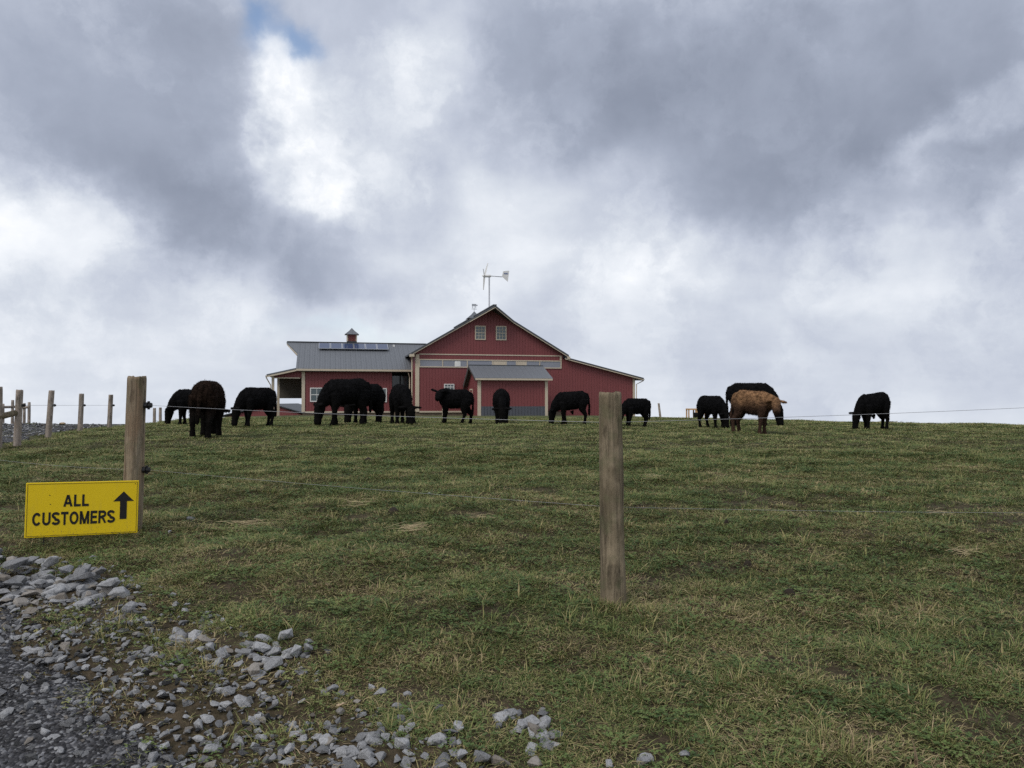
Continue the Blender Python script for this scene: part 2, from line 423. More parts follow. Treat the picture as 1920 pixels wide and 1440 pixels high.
# gravel drive: a sheet that follows its winding edge, laid a little above the ground
def build_road():
    ys = np.concatenate([np.arange(-6, 12, 0.12), np.arange(12, 60, 0.4)])
    offs = np.concatenate([np.array([0, .08, .2, .35, .55, .8, 1.1]), np.linspace(1.5, 5.4, 12)])
    V = []; Q = []
    edge = 0.10 * np.sin(ys * 3.1) + 0.07 * np.sin(ys * 7.7 + 1) + 0.05 * np.sin(ys * 13.0 + 2)
    for i, y in enumerate(ys):
        for j, o in enumerate(offs):
            x = road_x(y) - o + edge[i] * (1 if o < 1 else 0.3)
            lift = 0.008 if o > 0.05 else -0.02
            V.append((x, y, gz(x, y) + lift))
    n = len(offs)
    for i in range(len(ys) - 1):
        for j in range(n - 1):
            Q.append((i * n + j, (i + 1) * n + j, (i + 1) * n + j + 1, i * n + j + 1))
    me = bpy.data.meshes.new('gravel_road'); me.from_pydata(V, [], Q); me.update()
    bm = bmesh.new(); bm.from_mesh(me); bmesh.ops.recalc_face_normals(bm, faces=bm.faces)
    if sum(f.normal.z for f in bm.faces) < 0: bmesh.ops.reverse_faces(bm, faces=bm.faces)
    bm.to_mesh(me); bm.free()
    return link('gravel_road', me, M['road'], None, True)
tag(build_road(), kind='structure')

# ------------------------------------------------------------------ the barn (local axes: x along the front, y back into the hill, z up)
TH = R(13.5); ZB = 0.30
BO = Vector((-1.66, 60.0, ZB))
barn = empty('red_barn', BO, TH)
tag(barn, 'large red gabled barn with grey metal roofs, side wings and solar panels on the hilltop', 'barn')
def bz(z): return z - ZB
def part(name, mat, parent, *boxes):
    m = MB()
    for b in boxes: m.box(b[0], b[1], b[2], b[3], bz(b[4]), bz(b[5]))
    return m.build(name, mat, parent)
def zprism(name, mat, parent, poly, ext):
    return MB().prism([(p[0], p[1], bz(p[2])) for p in poly], ext).build(name, mat, parent)

# main gabled block
SL = 0.585; RZ = 8.80
def mz(u): return RZ - SL * abs(u)
zprism('main_wall', M['red'], barn, [(-5.8, 0, 0.66), (5.9, 0, 0.66), (5.9, 0, mz(5.9) - .14), (0, 0, RZ - .14), (-5.8, 0, mz(5.8) - .14)], (0, 17, 0))
part('foundation', M['found'], barn, (-5.75, 5.85, .05, 16.9, -1.5, 0.655), (5.88, 11.9, .06, 11.9, -1.5, 0.10), (-14.25, -5.82, 3.05, 11.9, -1.5, 0.60))
# right lean-to, flush with the gable front
zprism('lean_to_wall', M['red'], barn, [(5.9, 0, -0.2), (12.0, 0, -0.2), (12.0, 0, 3.36), (5.9, 0, 4.83)], (0, 12, 0))
# left wing: closed part, then the part behind the recessed entrance
zprism('wing_wall', M['red'], barn, [(-14.3, 3, .62), (-14.3, 12, .62), (-14.3, 12, 3.95), (-14.3, 7.5, 6.22), (-14.3, 3, 4.02)], (6.9, 0, 0))
zprism('entrance_wall', M['dark'], barn, [(-7.4, 5.2, .4), (-7.4, 12, .4), (-7.4, 12, 3.95), (-7.4, 7.5, 6.2), (-7.4, 5.2, 5.05)], (1.58, 0, 0))
ent = part('entrance_window', M['roofdark'], barn, (-7.3, -7.2, 5.08, 5.2, .6, 3.6), (-6.6, -6.5, 5.08, 5.2, .6, 3.6), (-5.95, -5.85, 5.08, 5.2, .6, 3.6), (-7.2, -5.95, 5.09, 5.2, 2.5, 2.6))
part('glass', M['glass'], ent, (-7.2, -6.6, 5.14, 5.19, .6, 3.55), (-6.5, -5.95, 5.14, 5.19, .6, 3.55))
part('porch_post', M['white'], barn, (-7.35, -7.25, 3.02, 3.1, .5, 1.75))
part('porch_banner', M['white'], barn, (-6.35, -5.95, 3.4, 3.46, .5, 2.05))

# roofs
def roof_slab(name, poly, th=0.13, mat='roof', parent=barn):
    return MB().prism([(p[0], p[1], bz(p[2])) for p in poly], (0, 0, -th)).build(name, M[mat], parent)
M['roof_y'] = ribbed('grey_roof_side', (0.065, 0.07, 0.078), 0.40, 1, 0.42, spec=0.5)
for s in (-1, 1):
    e = 6.2 if s < 0 else 6.25
    roof_slab('main_roof', [(0, -.45, RZ), (s * e, -.45, mz(e)), (s * e, 17.5, mz(e)), (0, 17.5, RZ)], .14, 'roof_y')
    roof_slab('roof_hood', [(0, -1.65, RZ), (s * 1.75, -.452, mz(1.75)), (0, -.452, RZ)], .14, 'roof_y')
    # rake board under the roof edge, cream
    MB().prism([(s * 1.75, -.43, bz(mz(1.75) - .14)), (s * e, -.43, bz(mz(e) - .14)), (s * e, -.43, bz(mz(e) - .21)), (s * 1.75, -.43, bz(mz(1.75) - .21))], (0, .05, 0)).build('rake_board', M['cream'], barn)
    MB().prism([(0, -1.62, bz(RZ - .14)), (s * 1.75, -.43, bz(mz(1.75) - .14)), (s * 1.75, -.43, bz(mz(1.75) - .22)), (0, -1.62, bz(RZ - .22))], (0, .05, 0)).build('hood_board', M['cream'], barn)
    # dark soffit between wall and rake board
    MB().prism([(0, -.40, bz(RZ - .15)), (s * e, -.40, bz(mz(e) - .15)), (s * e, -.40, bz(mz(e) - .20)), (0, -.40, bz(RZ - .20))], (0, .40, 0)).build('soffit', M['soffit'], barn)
    # eave return and gutter
    part('eave_return', M['cream'], barn, (s * e - .12, s * e + .12, -.44, .15, mz(e) - .33, mz(e) - .13) if s > 0 else (-e - .12, -e + .2, -.44, .15, mz(e) - .33, mz(e) - .13))
roof_slab('lean_to_roof', [(6.0, -.4, 4.98), (12.65, -.4, 3.36), (12.65, 12.4, 3.36), (6.0, 12.4, 4.98)], .10, 'roof_y')
MB().prism([(5.95, -.39, bz(4.87)), (12.6, -.39, bz(3.25)), (12.6, -.39, bz(3.18)), (5.95, -.39, bz(4.80))], (0, .05, 0)).build('rake_board', M['cream'], barn)
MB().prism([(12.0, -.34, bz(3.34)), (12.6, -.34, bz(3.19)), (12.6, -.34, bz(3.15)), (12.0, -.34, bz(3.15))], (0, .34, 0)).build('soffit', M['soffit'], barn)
MB().tube([(12.7, -.35, bz(3.25)), (12.7, -.1, bz(3.12)), (12.15, -.06, bz(2.85)), (12.12, -.06, bz(.4))], .04, 6).build('downspout', M['cream'], barn)

WE, WR = 3.98, 6.38                         # wing eave and ridge
def wz(v): return WE + (WR - WE) * (v - 2.5) / 5.0
wing_roof = roof_slab('wing_roof', [(-14.75, 2.5, WE), (-5.5, 2.5, WE), (-4.02, 7.5, WR), (-14.75, 7.5, WR)])
roof_slab('wing_roof', [(-14.75, 12.5, WE), (-5.5, 12.5, WE), (-4.02, 7.5, WR), (-14.75, 7.5, WR)])
for s in (-1, 1):
    vv = 7.5 + s * 2.1
    roof_slab('wing_hood', [(-15.7, 7.5, WR), (-14.752, vv, wz(7.5 - 2.1)), (-14.752, 7.5, WR)], .13)
    MB().prism([(-15.68, 7.5, bz(WR - .13)), (-14.75, vv, bz(wz(5.4) - .13)), (-14.75, vv, bz(wz(5.4) - .25)), (-15.68, 7.5, bz(WR - .25))], (.06, 0, 0)).build('hood_board', M['cream'], barn)
# standing seams of the front wing slope: one mesh shared by all
seam_me = None
for k in range(23):
    u = -14.6 + k * 0.40
    if seam_me is None:
        sm = MB().prism([(-.018, 2.49, WE + .002), (.018, 2.49, WE + .002), (.018, 2.49, WE + .016), (-.018, 2.49, WE + .016)], (0, 5.0, WR - WE))
        seam_me = sm.mesh('seam'); seam_me.materials.append(M['roof'])
    o = link('seam', seam_me, None, wing_roof); o.location = (u, 0, -ZB)
part('ridge_cap', M['roofdark'], barn, (-15.66, -4.1, 7.36, 7.64, WR - .01, WR + .05), (-.14, .14, -1.55, 17.4, RZ - .03, RZ + .05))
part('eave_board', M['cream'], barn, (-14.72, -5.82, 2.44, 2.50, WE - .17, WE - .02))
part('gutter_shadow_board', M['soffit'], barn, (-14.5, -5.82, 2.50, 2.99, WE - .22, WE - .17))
# left open lean-to
roof_slab('carport_roof', [(-14.76, 2.45, 4.02), (-16.9, 2.45, 3.52), (-16.9, 9.2, 3.52), (-14.76, 9.2, 4.02)], .10)
zprism('carport_front', M['red'], barn, [(-16.55, 2.98, 3.28), (-14.32, 2.98, 3.28), (-14.32, 2.98, 3.98), (-16.55, 2.98, 3.48)], (0, .12, 0))
MB().prism([(-14.7, 2.46, bz(3.91)), (-16.88, 2.46, bz(3.41)), (-16.88, 2.46, bz(3.29)), (-14.7, 2.46, bz(3.79))], (0, .05, 0)).build('rake_board', M['cream'], barn)
part('header', M['cream'], barn, (-16.35, -14.45, 2.93, 2.98, 3.22, 3.30))
for u, v in ((-16.56, 2.92), (-16.5, 8.7)):
    part('carport_post', M['cream'], barn, (u, u + .2, v, v + .2, -.6, 3.45))
part('carport_back_panel', M['brownpanel'], barn, (-16.3, -14.31, 8.62, 8.68, 1.70, 3.55))
MB().tube([(-16.95, 2.5, bz(3.42)), (-16.92, 2.62, bz(3.25)), (-16.62, 2.86, bz(2.7)), (-16.6, 2.88, bz(.4))], .045, 6).build('downspout', M['cream'], barn)
# corner boards, sills, trim lines
part('corner_board', M['cream'], barn, (-5.83, -5.58, -.05, .0, .66, 5.05))
part('corner_board', M['cream'], barn, (-5.86, -5.80, .0, .25, .66, 5.02))
part('corner_board', M['cream'], barn, (11.84, 12.03, -.05, .0, -.2, 3.3))
part('corner_board', M['cream'], barn, (-14.33, -14.08, 2.94, 3.0, .62, 3.9))
part('trim_line', M['cream'], barn, (-5.57, 5.80, -.035, 0, 5.03, 5.11))
part('corner_board', M['cream'], barn, (5.62, 5.78, -.05, .0, 4.72, 5.03))
part('sill_board', M['cream'], barn, (-5.57, -1.9, -.05, .0, .60, .72))
part('sill_board', M['cream'], barn, (-14.07, -7.42, 2.95, 3.0, .56, .68))
for u, v, z0 in ((-6.10, .30, 5.0), (-6.02, 2.75, 3.7)):
    MB().tube([(u - .12, v - .5 if v < 1 else v - .2, bz(z0)), (u, v, bz(z0 - .35)), (u, v, bz(.45))], .05, 6).build('downspout', M['cream'], barn)

def window(u0, u1, z0, z1, v, nu, nz, mat='cream', glass='glass', bar=.028, fr=.075, parent=barn):
    f = part('window', M[mat], parent, (u0, u0 + fr, v - .06, v, z0, z1), (u1 - fr, u1, v - .06, v, z0, z1), (u0 + fr, u1 - fr, v - .06, v, z1 - fr, z1), (u0 + fr, u1 - fr, v - .06, v, z0, z0 + fr))
    part('glass', M[glass], f, (u0 + fr, u1 - fr, v - .022, v, z0 + fr, z1 - fr))
    a, b, c, d = u0 + fr, u1 - fr, z0 + fr, z1 - fr; bx = []
    for i in range(1, nu):
        q = a + (b - a) * i / nu; bx.append((q - bar / 2, q + bar / 2, v - .045, v - .02, c, d))
    for i in range(1, nz):
        q = c + (d - c) * i / nz; h = bar / 2 if i * 2 != nz else bar * .9
        bx.append((a, b, v - .048, v - .02, q - h, q + h))
    if bx: part('muntins', M[mat], f, *bx)
    return f
window(-1.26, -.41, 6.24, 7.34, 0, 3, 4)
window(.40, 1.25, 6.24, 7.36, 0, 3, 4)
window(-3.67, -2.88, 2.32, 2.80, 0, 3, 2, 'white', bar=.03, fr=.06)
window(-13.70, -12.68, 1.42, 2.52, 3, 2, 2, 'white', bar=.03)
window(-8.84, -7.80, 1.39, 2.50, 3, 2, 2, 'white', bar=.03)
# clerestory strip: frame, panes, cream blinds
cl = part('window', M['cream'], barn, (-5.58, 5.76, -.06, 0, 4.62, 4.70), (-5.58, 5.76, -.06, 0, 4.06, 4.14), (5.68, 5.76, -.06, 0, 4.14, 4.62), (-5.58, -5.52, -.06, 0, 4.14, 4.62),
          *[(q - .035, q + .035, -.055, 0, 4.14, 4.62) for q in (-3.78, -1.86, .12, 2.05, 3.96)])
for a, b in ((-5.52, -3.815), (-3.745, -1.895), (-1.825, .085), (.155, 2.015), (2.085, 3.925), (3.995, 5.68)):
    part('pane', M['clere'], cl, (a, b, -.02, 0, 4.14, 4.62))
for a, b in ((.17, 1.28), (2.09, 2.90)):
    part('blind', M['cream'], cl, (a, b, -.03, -.02, 4.15, 4.61))
MB().tube([(-2.62, -.045, bz(4.14)), (-2.62, -.045, bz(4.45)), (-2.62, -.045, bz(4.55))], [.24, .24, .2], 12).build('tub', M['white'], cl)
bpy.data.objects['tub'].scale = (1, .12, 1); bpy.data.objects['tub'].location = (0, -.045, 0)

# solar panels on the wing roof
sn = Vector((0, -(WR - WE), 5.0)).normalized()
sdir = Vector((0, 5.0, WR - WE)).normalized()
panel_me = frame_me = None
for k in range(6):
    u0 = -13.10 + k * .945
    if panel_me is None:
        o0 = Vector((0, 5.85, wz(5.85))) + sn * .16
        t = Matrix.Rotation(R(-4), 3, 'X')
        up = (t @ sdir)
        nn = Vector((1, 0, 0)).cross(up)
        def quadbox(a0, a1, b0, b1, th, lift):
            pts = [o0 + Vector((a, 0, 0)) + up * b + nn * lift for a, b in ((a0, b0), (a1, b0), (a1, b1), (a0, b1))]
            return pts, nn * th
        fm = MB()
        for q in ((0, .92, 0, .05), (0, .92, 1.40, 1.45), (0, .045, .05, 1.40), (.875, .92, .05, 1.40)):
            pts, e = quadbox(*q, .05, 0); fm.prism(pts, e)
        frame_me = fm.mesh('solar_panel'); frame_me.materials.append(M['alu'])
        pts, e = quadbox(.045, .875, .05, 1.40, .03, .005)
        panel_me = MB().prism(pts, e).mesh('cells'); panel_me.materials.append(M['solar'])
        leg_me = MB().tube([Vector((0, 0, 0)), -sn * .2], .02, 5).mesh('bracket'); leg_me.materials.append(M['alu'])
        leg_at = [o0 + Vector((a, 0, 0)) + up * b_ for a in (.2, .7) for b_ in (.15, 1.3)]
    f = link('solar_panel', frame_me, None, barn); f.location = (u0, 0, -ZB)
    link('cells', panel_me, None, f)
    for q in leg_at: link('bracket', leg_me, None, f).location = q

# cupolas
def cupola(u, v, z, s, vane=False):
    b = part('cupola', M['cupred'], barn, (u - .36 * s, u + .36 * s, v - .36 * s, v + .36 * s, z - .35, z + .72 * s))
    part('cupola_base', M['roofdark'], b, (u - .42 * s, u + .42 * s, v - .42 * s, v + .42 * s, z - .4, z + .12 * s))
    for a, c in ((-1, -1), (1, -1), (-1, 1), (1, 1)):
        part('corner_post', M['cream'], b, (u + a * .38 * s - .05, u + a * .38 * s + .05, v + c * .38 * s - .05, v + c * .38 * s + .05, z + .12 * s, z + .72 * s))
    for i in range(5):
        part('louvre', M['red'], b, (u - .30 * s, u + .30 * s, v - .385 * s, v - .36 * s, z + (.2 + .1 * i) * s, z + (.25 + .1 * i) * s))
    m = MB(); rings = [(.60, .70), (.40, .88), (.22, 1.04), (.0, 1.30)]   # bell-cast pyramid
    vs = []; fs = []
    for h, zz_ in rings:
        for a, c in ((-1, -1), (1, -1), (1, 1), (-1, 1)): vs.append((u + a * h * s, v + c * h * s, bz(z + zz_ * s)))
    for i in range(len(rings) - 1):
        for j in range(4): fs.append((i * 4 + j, i * 4 + (j + 1) % 4, (i + 1) * 4 + (j + 1) % 4, (i + 1) * 4 + j))
    fs.append((3, 2, 1, 0)); m.add(vs, fs)
    m.build('cupola_roof', M['roof'], b)
    if vane:
        k = MB(); zt = z + 1.28 * s
        k.tube([(u, v, bz(zt - .1)), (u, v, bz(zt + .62))], .02, 6)
        k.tube([(u - .22, v, bz(zt + .22)), (u + .22, v, bz(zt + .22))], .022, 6)
        k.box(u - .20, u + .18, v - .02, v + .02, bz(zt + .48), bz(zt + .66)); k.box(u + .18, u + .30, v - .02, v + .02, bz(zt + .50), bz(zt + .60))
        k.box(u - .18, u - .13, v - .02, v + .02, bz(zt + .30), bz(zt + .48)); k.box(u + .11, u + .16, v - .02, v + .02, bz(zt + .30), bz(zt + .48))
        k.build('weather_vane', M['galv'], b)
cupola(-10.41, 7.5, WR, .98)
cupola(0.0, 7.0, RZ - .95, 1.1, True)
part('roof_vent', M['white'], barn, (-7.02, -6.85, 6.85, 7.05, wz(6.85) - .05, wz(7.0) + .10))
MB().tube([(-3.9, -.9, bz(.3)), (-3.9, -.9, bz(1.45)), (-3.75, -.9, bz(1.45))], .045, 6).build('hydrant_pipe', M['cream'], barn)

# shed standing in front of the gable
shed = empty('red_shed', BO, TH)
tag(shed, 'small red shed with grey metal roof and grey skirting built against the gable front', 'shed')
S0, S1 = -1.88, 3.22
zprism('wall', M['red'], shed, [(S0, -4.7, .0), (S0, -.06, .0), (S0, -.06, 2.62), (S0, -2.35, 3.95), (S0, -4.7, 3.03)], (S1 - S0, 0, 0))
sroof = roof_slab('roof', [(-2.2, -5.05, 3.14), (3.55, -5.05, 3.14), (3.55, -2.35, 4.16), (-2.2, -2.35, 4.16)], .09, 'roof', shed)
roof_slab('roof', [(-2.2, -.02, 2.72), (3.55, -.02, 2.72), (3.55, -2.352, 4.16), (-2.2, -2.352, 4.16)], .09, 'roof', shed)
part('eave_board', M['cream'], shed, (-2.18, 3.53, -5.08, -5.04, 2.98, 3.11))
part('corner_board', M['cream'], shed, (S0 - .04, S0 + .17, -4.75, -4.70, -.05, 3.0))
part('corner_board', M['cream'], shed, (S1 - .17, S1 + .04, -4.75, -4.70, -.05, 3.0))
part('corner_board', M['cream'], shed, (S0 - .04, S0 - .0, -4.70, -4.5, -.05, 2.95))
part('skirting', M['skirt'], shed, (S0 + .171, S1 - .171, -4.735, -4.70, -.1, 1.10))
part('door_frame', M['cream'], shed, (S0 - .03, S0, -1.35, -1.25, .3, 2.4), (S0 - .03, S0, -2.4, -2.3, .3, 2.4), (S0 - .03, S0, -2.3, -1.35, 2.3, 2.4))
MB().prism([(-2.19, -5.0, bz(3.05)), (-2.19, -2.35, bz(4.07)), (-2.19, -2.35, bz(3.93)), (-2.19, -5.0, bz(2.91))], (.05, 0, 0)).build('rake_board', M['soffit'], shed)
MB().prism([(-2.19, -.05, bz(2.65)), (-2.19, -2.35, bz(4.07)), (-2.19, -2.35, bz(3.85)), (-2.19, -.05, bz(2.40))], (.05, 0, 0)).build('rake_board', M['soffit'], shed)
part('ridge_cap', M['roofdark'], shed, (-2.2, 3.55, -2.45, -2.25, 4.12, 4.19))

# wind turbine on a pole behind the barn
Ub = Vector((math.cos(TH), math.sin(TH), 0)); Vb = Vector((-math.sin(TH), math.cos(TH), 0))
tw = BO + Ub * 3.70 + Vb * 18.3; tw.z = gz(tw.x, tw.y)
turb = empty('wind_turbine', tw)
tag(turb, 'small wind turbine with thin blades and tail vane on a pole above the barn', 'wind turbine')
hz = 14.28 - tw.z
MB().tube([(0, 0, -.3), (0, 0, hz - .1)], [.10, .075], 10).build('pole', M['galv'], turb, True)
nac = MB().tube([(-.75, 0, hz + .02), (-.62, 0, hz + .02), (-.45, 0, hz), (.12, 0, hz), (.2, 0, hz)], [.03, .10, .14, .14, .06], 12).build('nacelle', M['white'], turb, True)
MB().tube([(0.15, 0, hz), (1.32, .2, hz - .06)], .04, 8).build('tail_boom', M['galv'], turb, True)
vn = MB().prism([(1.30, .18, hz - .04), (1.42, .2, hz + .52), (2.05, .32, hz + .60), (1.90, .30, hz - .55)], (0, .03, 0)).build('tail_vane', M['white'], turb)
for a, b_ in ((1.50, 1.58), (1.60, 1.68), (1.70, 1.80), (1.82, 1.90)):
    MB().box(a, b_, .17 + (a - 1.3) * .19, .19 + (a - 1.3) * .19, hz + .22, hz + .36).build('lettering', M['blue'], vn)
for ang in (18, 183, 290):
    a = R(ang); d = Vector((.16 * math.sin(a) if ang == 18 else 0.0, math.sin(a) * 0.35 if ang != 290 else -.98, math.cos(a) if ang != 290 else .25))
    if ang == 18: d = Vector((.24, .25, .95))
    if ang == 183: d = Vector((-.07, .1, -1.0))
    if ang == 290: d = Vector((-.05, -1.0, .35))
    d.normalize(); c = Vector((-.50, 0, hz + .02)); side = Vector((0, 1, 0)).cross(d).normalized() if abs(d.y) < .9 else Vector((0, 0, 1))
    m = MB()
    pts = [(0.0, .05), (.25, .08), (.6, .07), (1.45, .022)]
    vs = []; fs = []
    for t_, wd in pts:
        p = c + d * t_; q = Vector((1, 0, 0)) * .02
        vs += [p - side * wd - q, p + side * wd - q, p + side * wd + q, p - side * wd + q]
    for i in range(3):
        for j in range(4): fs.append((i * 4 + j, i * 4 + (j + 1) % 4, (i + 1) * 4 + (j + 1) % 4, (i + 1) * 4 + j))
    fs += [(3, 2, 1, 0), (12, 13, 14, 15)]
    m.add(vs, fs); m.build('blade', M['white'], turb)

# far red barn behind the hill, only its roof and gable show
FBY = 105.0
fl, fa, fr_ = at(405, 781, FBY), at(512, 757, FBY), at(572, 774, FBY)
fb = empty('far_barn', (fa.x, FBY, gz(fa.x, FBY) - .3))
tag(fb, 'distant red barn with low grey roof beyond the hill, under the open carport', 'barn')
o = Vector(fb.location)
MB().prism([(fl.x + .5 - o.x, 0, fl.z - o.z - .3), (0, 0, fa.z - o.z - .12), (fr_.x - .3 - o.x, 0, fr_.z - o.z - .3), (fr_.x - .3 - o.x, 0, 0), (fl.x + .5 - o.x, 0, 0)], (0, 12, 0)).build('wall', M['red'], fb)
MB().prism([(fl.x - o.x, -.3, fl.z - o.z), (0, -.3, fa.z - o.z), (0, -.3, fa.z - o.z - .15), (fl.x - o.x, -.3, fl.z - o.z - .15)], (0, 12.6, 0)).build('roof', M['roofdark'], fb)
MB().prism([(fr_.x - o.x, -.3, fr_.z - o.z), (0, -.3, fa.z - o.z), (0, -.3, fa.z - o.z - .15), (fr_.x - o.x, -.3, fr_.z - o.z - .15)], (0, 12.6, 0)).build('roof', M['roofdark'], fb)
yw = at(520, 769, FBY) - o
MB().box(yw.x - .25, yw.x + .25, -.06, 0, yw.z - .3, yw.z + .25).build('window', M['orange'], fb)
MB().box(yw.x - .12, yw.x + .12, -.08, -.06, yw.z - .2, yw.z + .12).build('pane', M['dark'], fb)

# ------------------------------------------------------------------ cattle
def loft(m, secs, seg=14):
    """secs: centre, half-width (y), half-height, along the path; elliptical sections facing the path"""
    pts = [Vector(s[0]) for s in secs]; k = len(pts); vs = []; fs = []
    for i, (c, hw, hh) in enumerate(secs):
        t = (pts[min(i + 1, k - 1)] - pts[max(i - 1, 0)]).normalized()
        side = Vector((0, 1, 0)) - t * t.y
        side = side.normalized() if side.length > .2 else Vector((1, 0, 0))
        up = side.cross(t)
        if up.length < .1: up = Vector((0, 0, 1))
        up.normalize()
        for j in range(seg):
            a = 2 * math.pi * j / seg
            vs.append(pts[i] + side * math.cos(a) * hw + up * math.sin(a) * hh)
    for i in range(k - 1):
        for j in range(seg): fs.append((i * seg + j, i * seg + (j + 1) % seg, (i + 1) * seg + (j + 1) % seg, (i + 1) * seg + j))
    fs += [tuple(range(seg))[::-1], tuple(range((k - 1) * seg, k * seg))]
    m.add(vs, fs)

def cow_mesh(pose='graze', stride=(0, 0, 0, 0), tail=0.0, rump=0.0, fat=1.0, turn=0.0, seed=0, sheath=False):
    m = MB()
    V3 = Vector
    secs = [(-.62, 1.00, .10, .09), (-.585, .975, .20, .155), (-.50, .945, .275, .215), (-.34, .91, .305, .250), (-.08, .875, .325, .285),
            (.18, .865, .335, .285), (.38, .88, .325, .250), (.53, .91, .26, .195), (.61, .92, .18, .14)]
    body = []
    for x, zc, hh, hw in secs:
        rr = rump * (-x + .1) * .22
        body.append((V3((x, 0, zc + rr)), hw * fat, hh))
    loft(m, body, 18)
    tv = lambda p, q: V3((p[0], p[1] + turn * q, p[2]))
    if pose == 'graze':
        neck = [((.32, 0, .91), .21, .33), ((.52, 0, .82), .175, .29), ((.67, 0, .70), .135, .215), ((.765, 0, .59), .11, .155), ((.80, 0, .54), .10, .125)]
        head = [((.80, 0, .60), .08, .07), ((.805, 0, .555), .118, .125), ((.82, 0, .44), .135, .150), ((.845, 0, .31), .115, .130), ((.865, 0, .19), .095, .108), ((.88, 0, .095), .108, .102), ((.885, 0, .035), .088, .082)]
        poll = V3((.80, 0, .56)); ear_dir = V3((.22, 1, -.02))
    elif pose == 'mid':
        neck = [((.34, 0, .92), .21, .31), ((.54, 0, .92), .18, .26), ((.70, 0, .91), .145, .20), ((.80, 0, .90), .12, .16)]
        head = [((.76, 0, .985), .09, .07), ((.80, 0, .955), .128, .125), ((.865, 0, .88), .135, .145), ((.93, 0, .79), .112, .125), ((.985, 0, .71), .098, .105), ((1.02, 0, .65), .105, .098), ((1.035, 0, .62), .085, .08)]
        poll = V3((.79, 0, .99)); ear_dir = V3((-.02, 1, -.10))
    elif pose == 'look':   # head swung round towards its right flank
        neck = [((.32, 0, .92), .21, .31), ((.52, 0, .92), .18, .25), ((.68, -.02, .91), .15, .20), ((.79, -.10, .90), .13, .15)]
        head = [((.78, -.05, .975), .10, .07), ((.80, -.13, .95), .125, .125), ((.84, -.26, .87), .135, .14), ((.88, -.37, .78), .11, .12), ((.91, -.45, .71), .10, .10), ((.93, -.51, .65), .105, .095), ((.935, -.53, .63), .085, .08)]
        poll = V3((.79, -.09, .985)); ear_dir = V3((.87, .5, -.12))
    else:   # head raised and turned away
        neck = [((.36, 0, .95), .20, .29), ((.54, .05, .99), .17, .23), ((.60, .22, 1.02), .14, .18), ((.60, .34, 1.03), .12, .14)]
        head = [((.60, .28, 1.05), .10, .10), ((.60, .36, 1.03), .115, .12), ((.61, .46, .96), .105, .12), ((.62, .55, .88), .085, .10), ((.62, .60, .83), .075, .075)]
        poll = V3((.60, .30, 1.09)); ear_dir = V3((1, -.1, .25))
    q = len(neck)
    loft(m, [(tv(c, (i / (q - 1)) ** 1.5 * .55), a, b) for i, (c, a, b) in enumerate(neck)], 14)
    if pose in ('turned', 'look'):
        loft(m, [(V3(c), a, b) for c, a, b in head], 14)
    else:
        loft(m, [(tv(c, .5 + .35 * i / 6), a, b) for i, (c, a, b) in enumerate(head)], 14)
        poll = tv(poll, .5)
    for s in (-1, 1):
        e = V3((ear_dir.x, ear_dir.y * s, ear_dir.z)) if pose not in ('turned', 'look') else V3((ear_dir.x * s, ear_dir.y * (s if pose == 'look' else 1), ear_dir.z))
        e.normalize(); b0 = poll + e * .085
        loft(m, [(b0, .04, .032), (b0 + e * .09, .078, .032), (b0 + e * .19, .066, .028), (b0 + e * .265, .02, .017)], 8)
    # legs
    names = ((1, 1), (1, -1), (-1, 1), (-1, -1))
    for (fb_, s), st in zip(names, stride):
        if fb_ > 0:
            y = .155 * s
            ch = [((.36, y * .9, .82), .14, .20), ((.37, y, .66), .115, .15), ((.375 + st * .35, y, .48), .078, .088), ((.38 + st * .6, y, .33), .062, .064),
                  ((.38 + st * .85, y, .19), .043, .045), ((.385 + st, y, .09), .058, .058), ((.40 + st, y, .04), .062, .068), ((.405 + st, y, -.03), .062, .07)]
        else:
            y = .165 * s; rz = rump * .12
            ch = [((-.40, y * .8, .88 + rz), .145, .24), ((-.40, y, .71 + rz), .125, .19), ((-.40 + st * .3, y, .56), .098, .13), ((-.48 + st * .6, y, .42), .072, .085),
                  ((-.53 + st * .75, y, .34), .060, .065), ((-.505 + st * .9, y, .20), .042, .046), ((-.49 + st, y, .09), .058, .058), ((-.47 + st, y, .04), .062, .068), ((-.465 + st, y, -.03), .062, .07)]
        loft(m, [(V3(c), a, b) for c, a, b in ch], 12)
    r_ = rump * .15
    m.tube([(-.52, 0, 1.10 + r_), (-.62, tail * .1, 1.07 + r_), (-.68, tail * .3, .92 + r_), (-.69, tail * .55, .66), (-.685, tail * .8, .50), (-.68, tail, .36), (-.68, tail, .30)], [.05, .05, .036, .032, .045, .04, .015], 8)
    if sheath: m.tube([(.02, 0, .50), (.0, 0, .42), (-.01, 0, .36)], [.08, .045, .02], 8)
    me = m.mesh('cattle_base'); o = bpy.data.objects.new('tmp_cattle', me); COL.objects.link(o)
    rm = o.modifiers.new('r', 'REMESH'); rm.mode = 'VOXEL'; rm.voxel_size = 0.015; rm.use_smooth_shade = True
    sm = o.modifiers.new('s', 'SMOOTH'); sm.factor = 0.5; sm.iterations = 4
    dg = bpy.context.evaluated_depsgraph_get(); dg.update()
    out = bpy.data.meshes.new_from_object(o.evaluated_get(dg), depsgraph=dg)
    bpy.data.objects.remove(o, do_unlink=True); bpy.data.meshes.remove(me)
    # shaggy winter coat
    n = len(out.vertices); co = np.empty(n * 3); no = np.empty(n * 3)
    out.vertices.foreach_get('co', co); out.vertices.foreach_get('normal', no)
    co = co.reshape(-1, 3); no = no.reshape(-1, 3)
    off = Vector((seed * 3.7, seed * 1.3, 0)); d = np.empty(n)
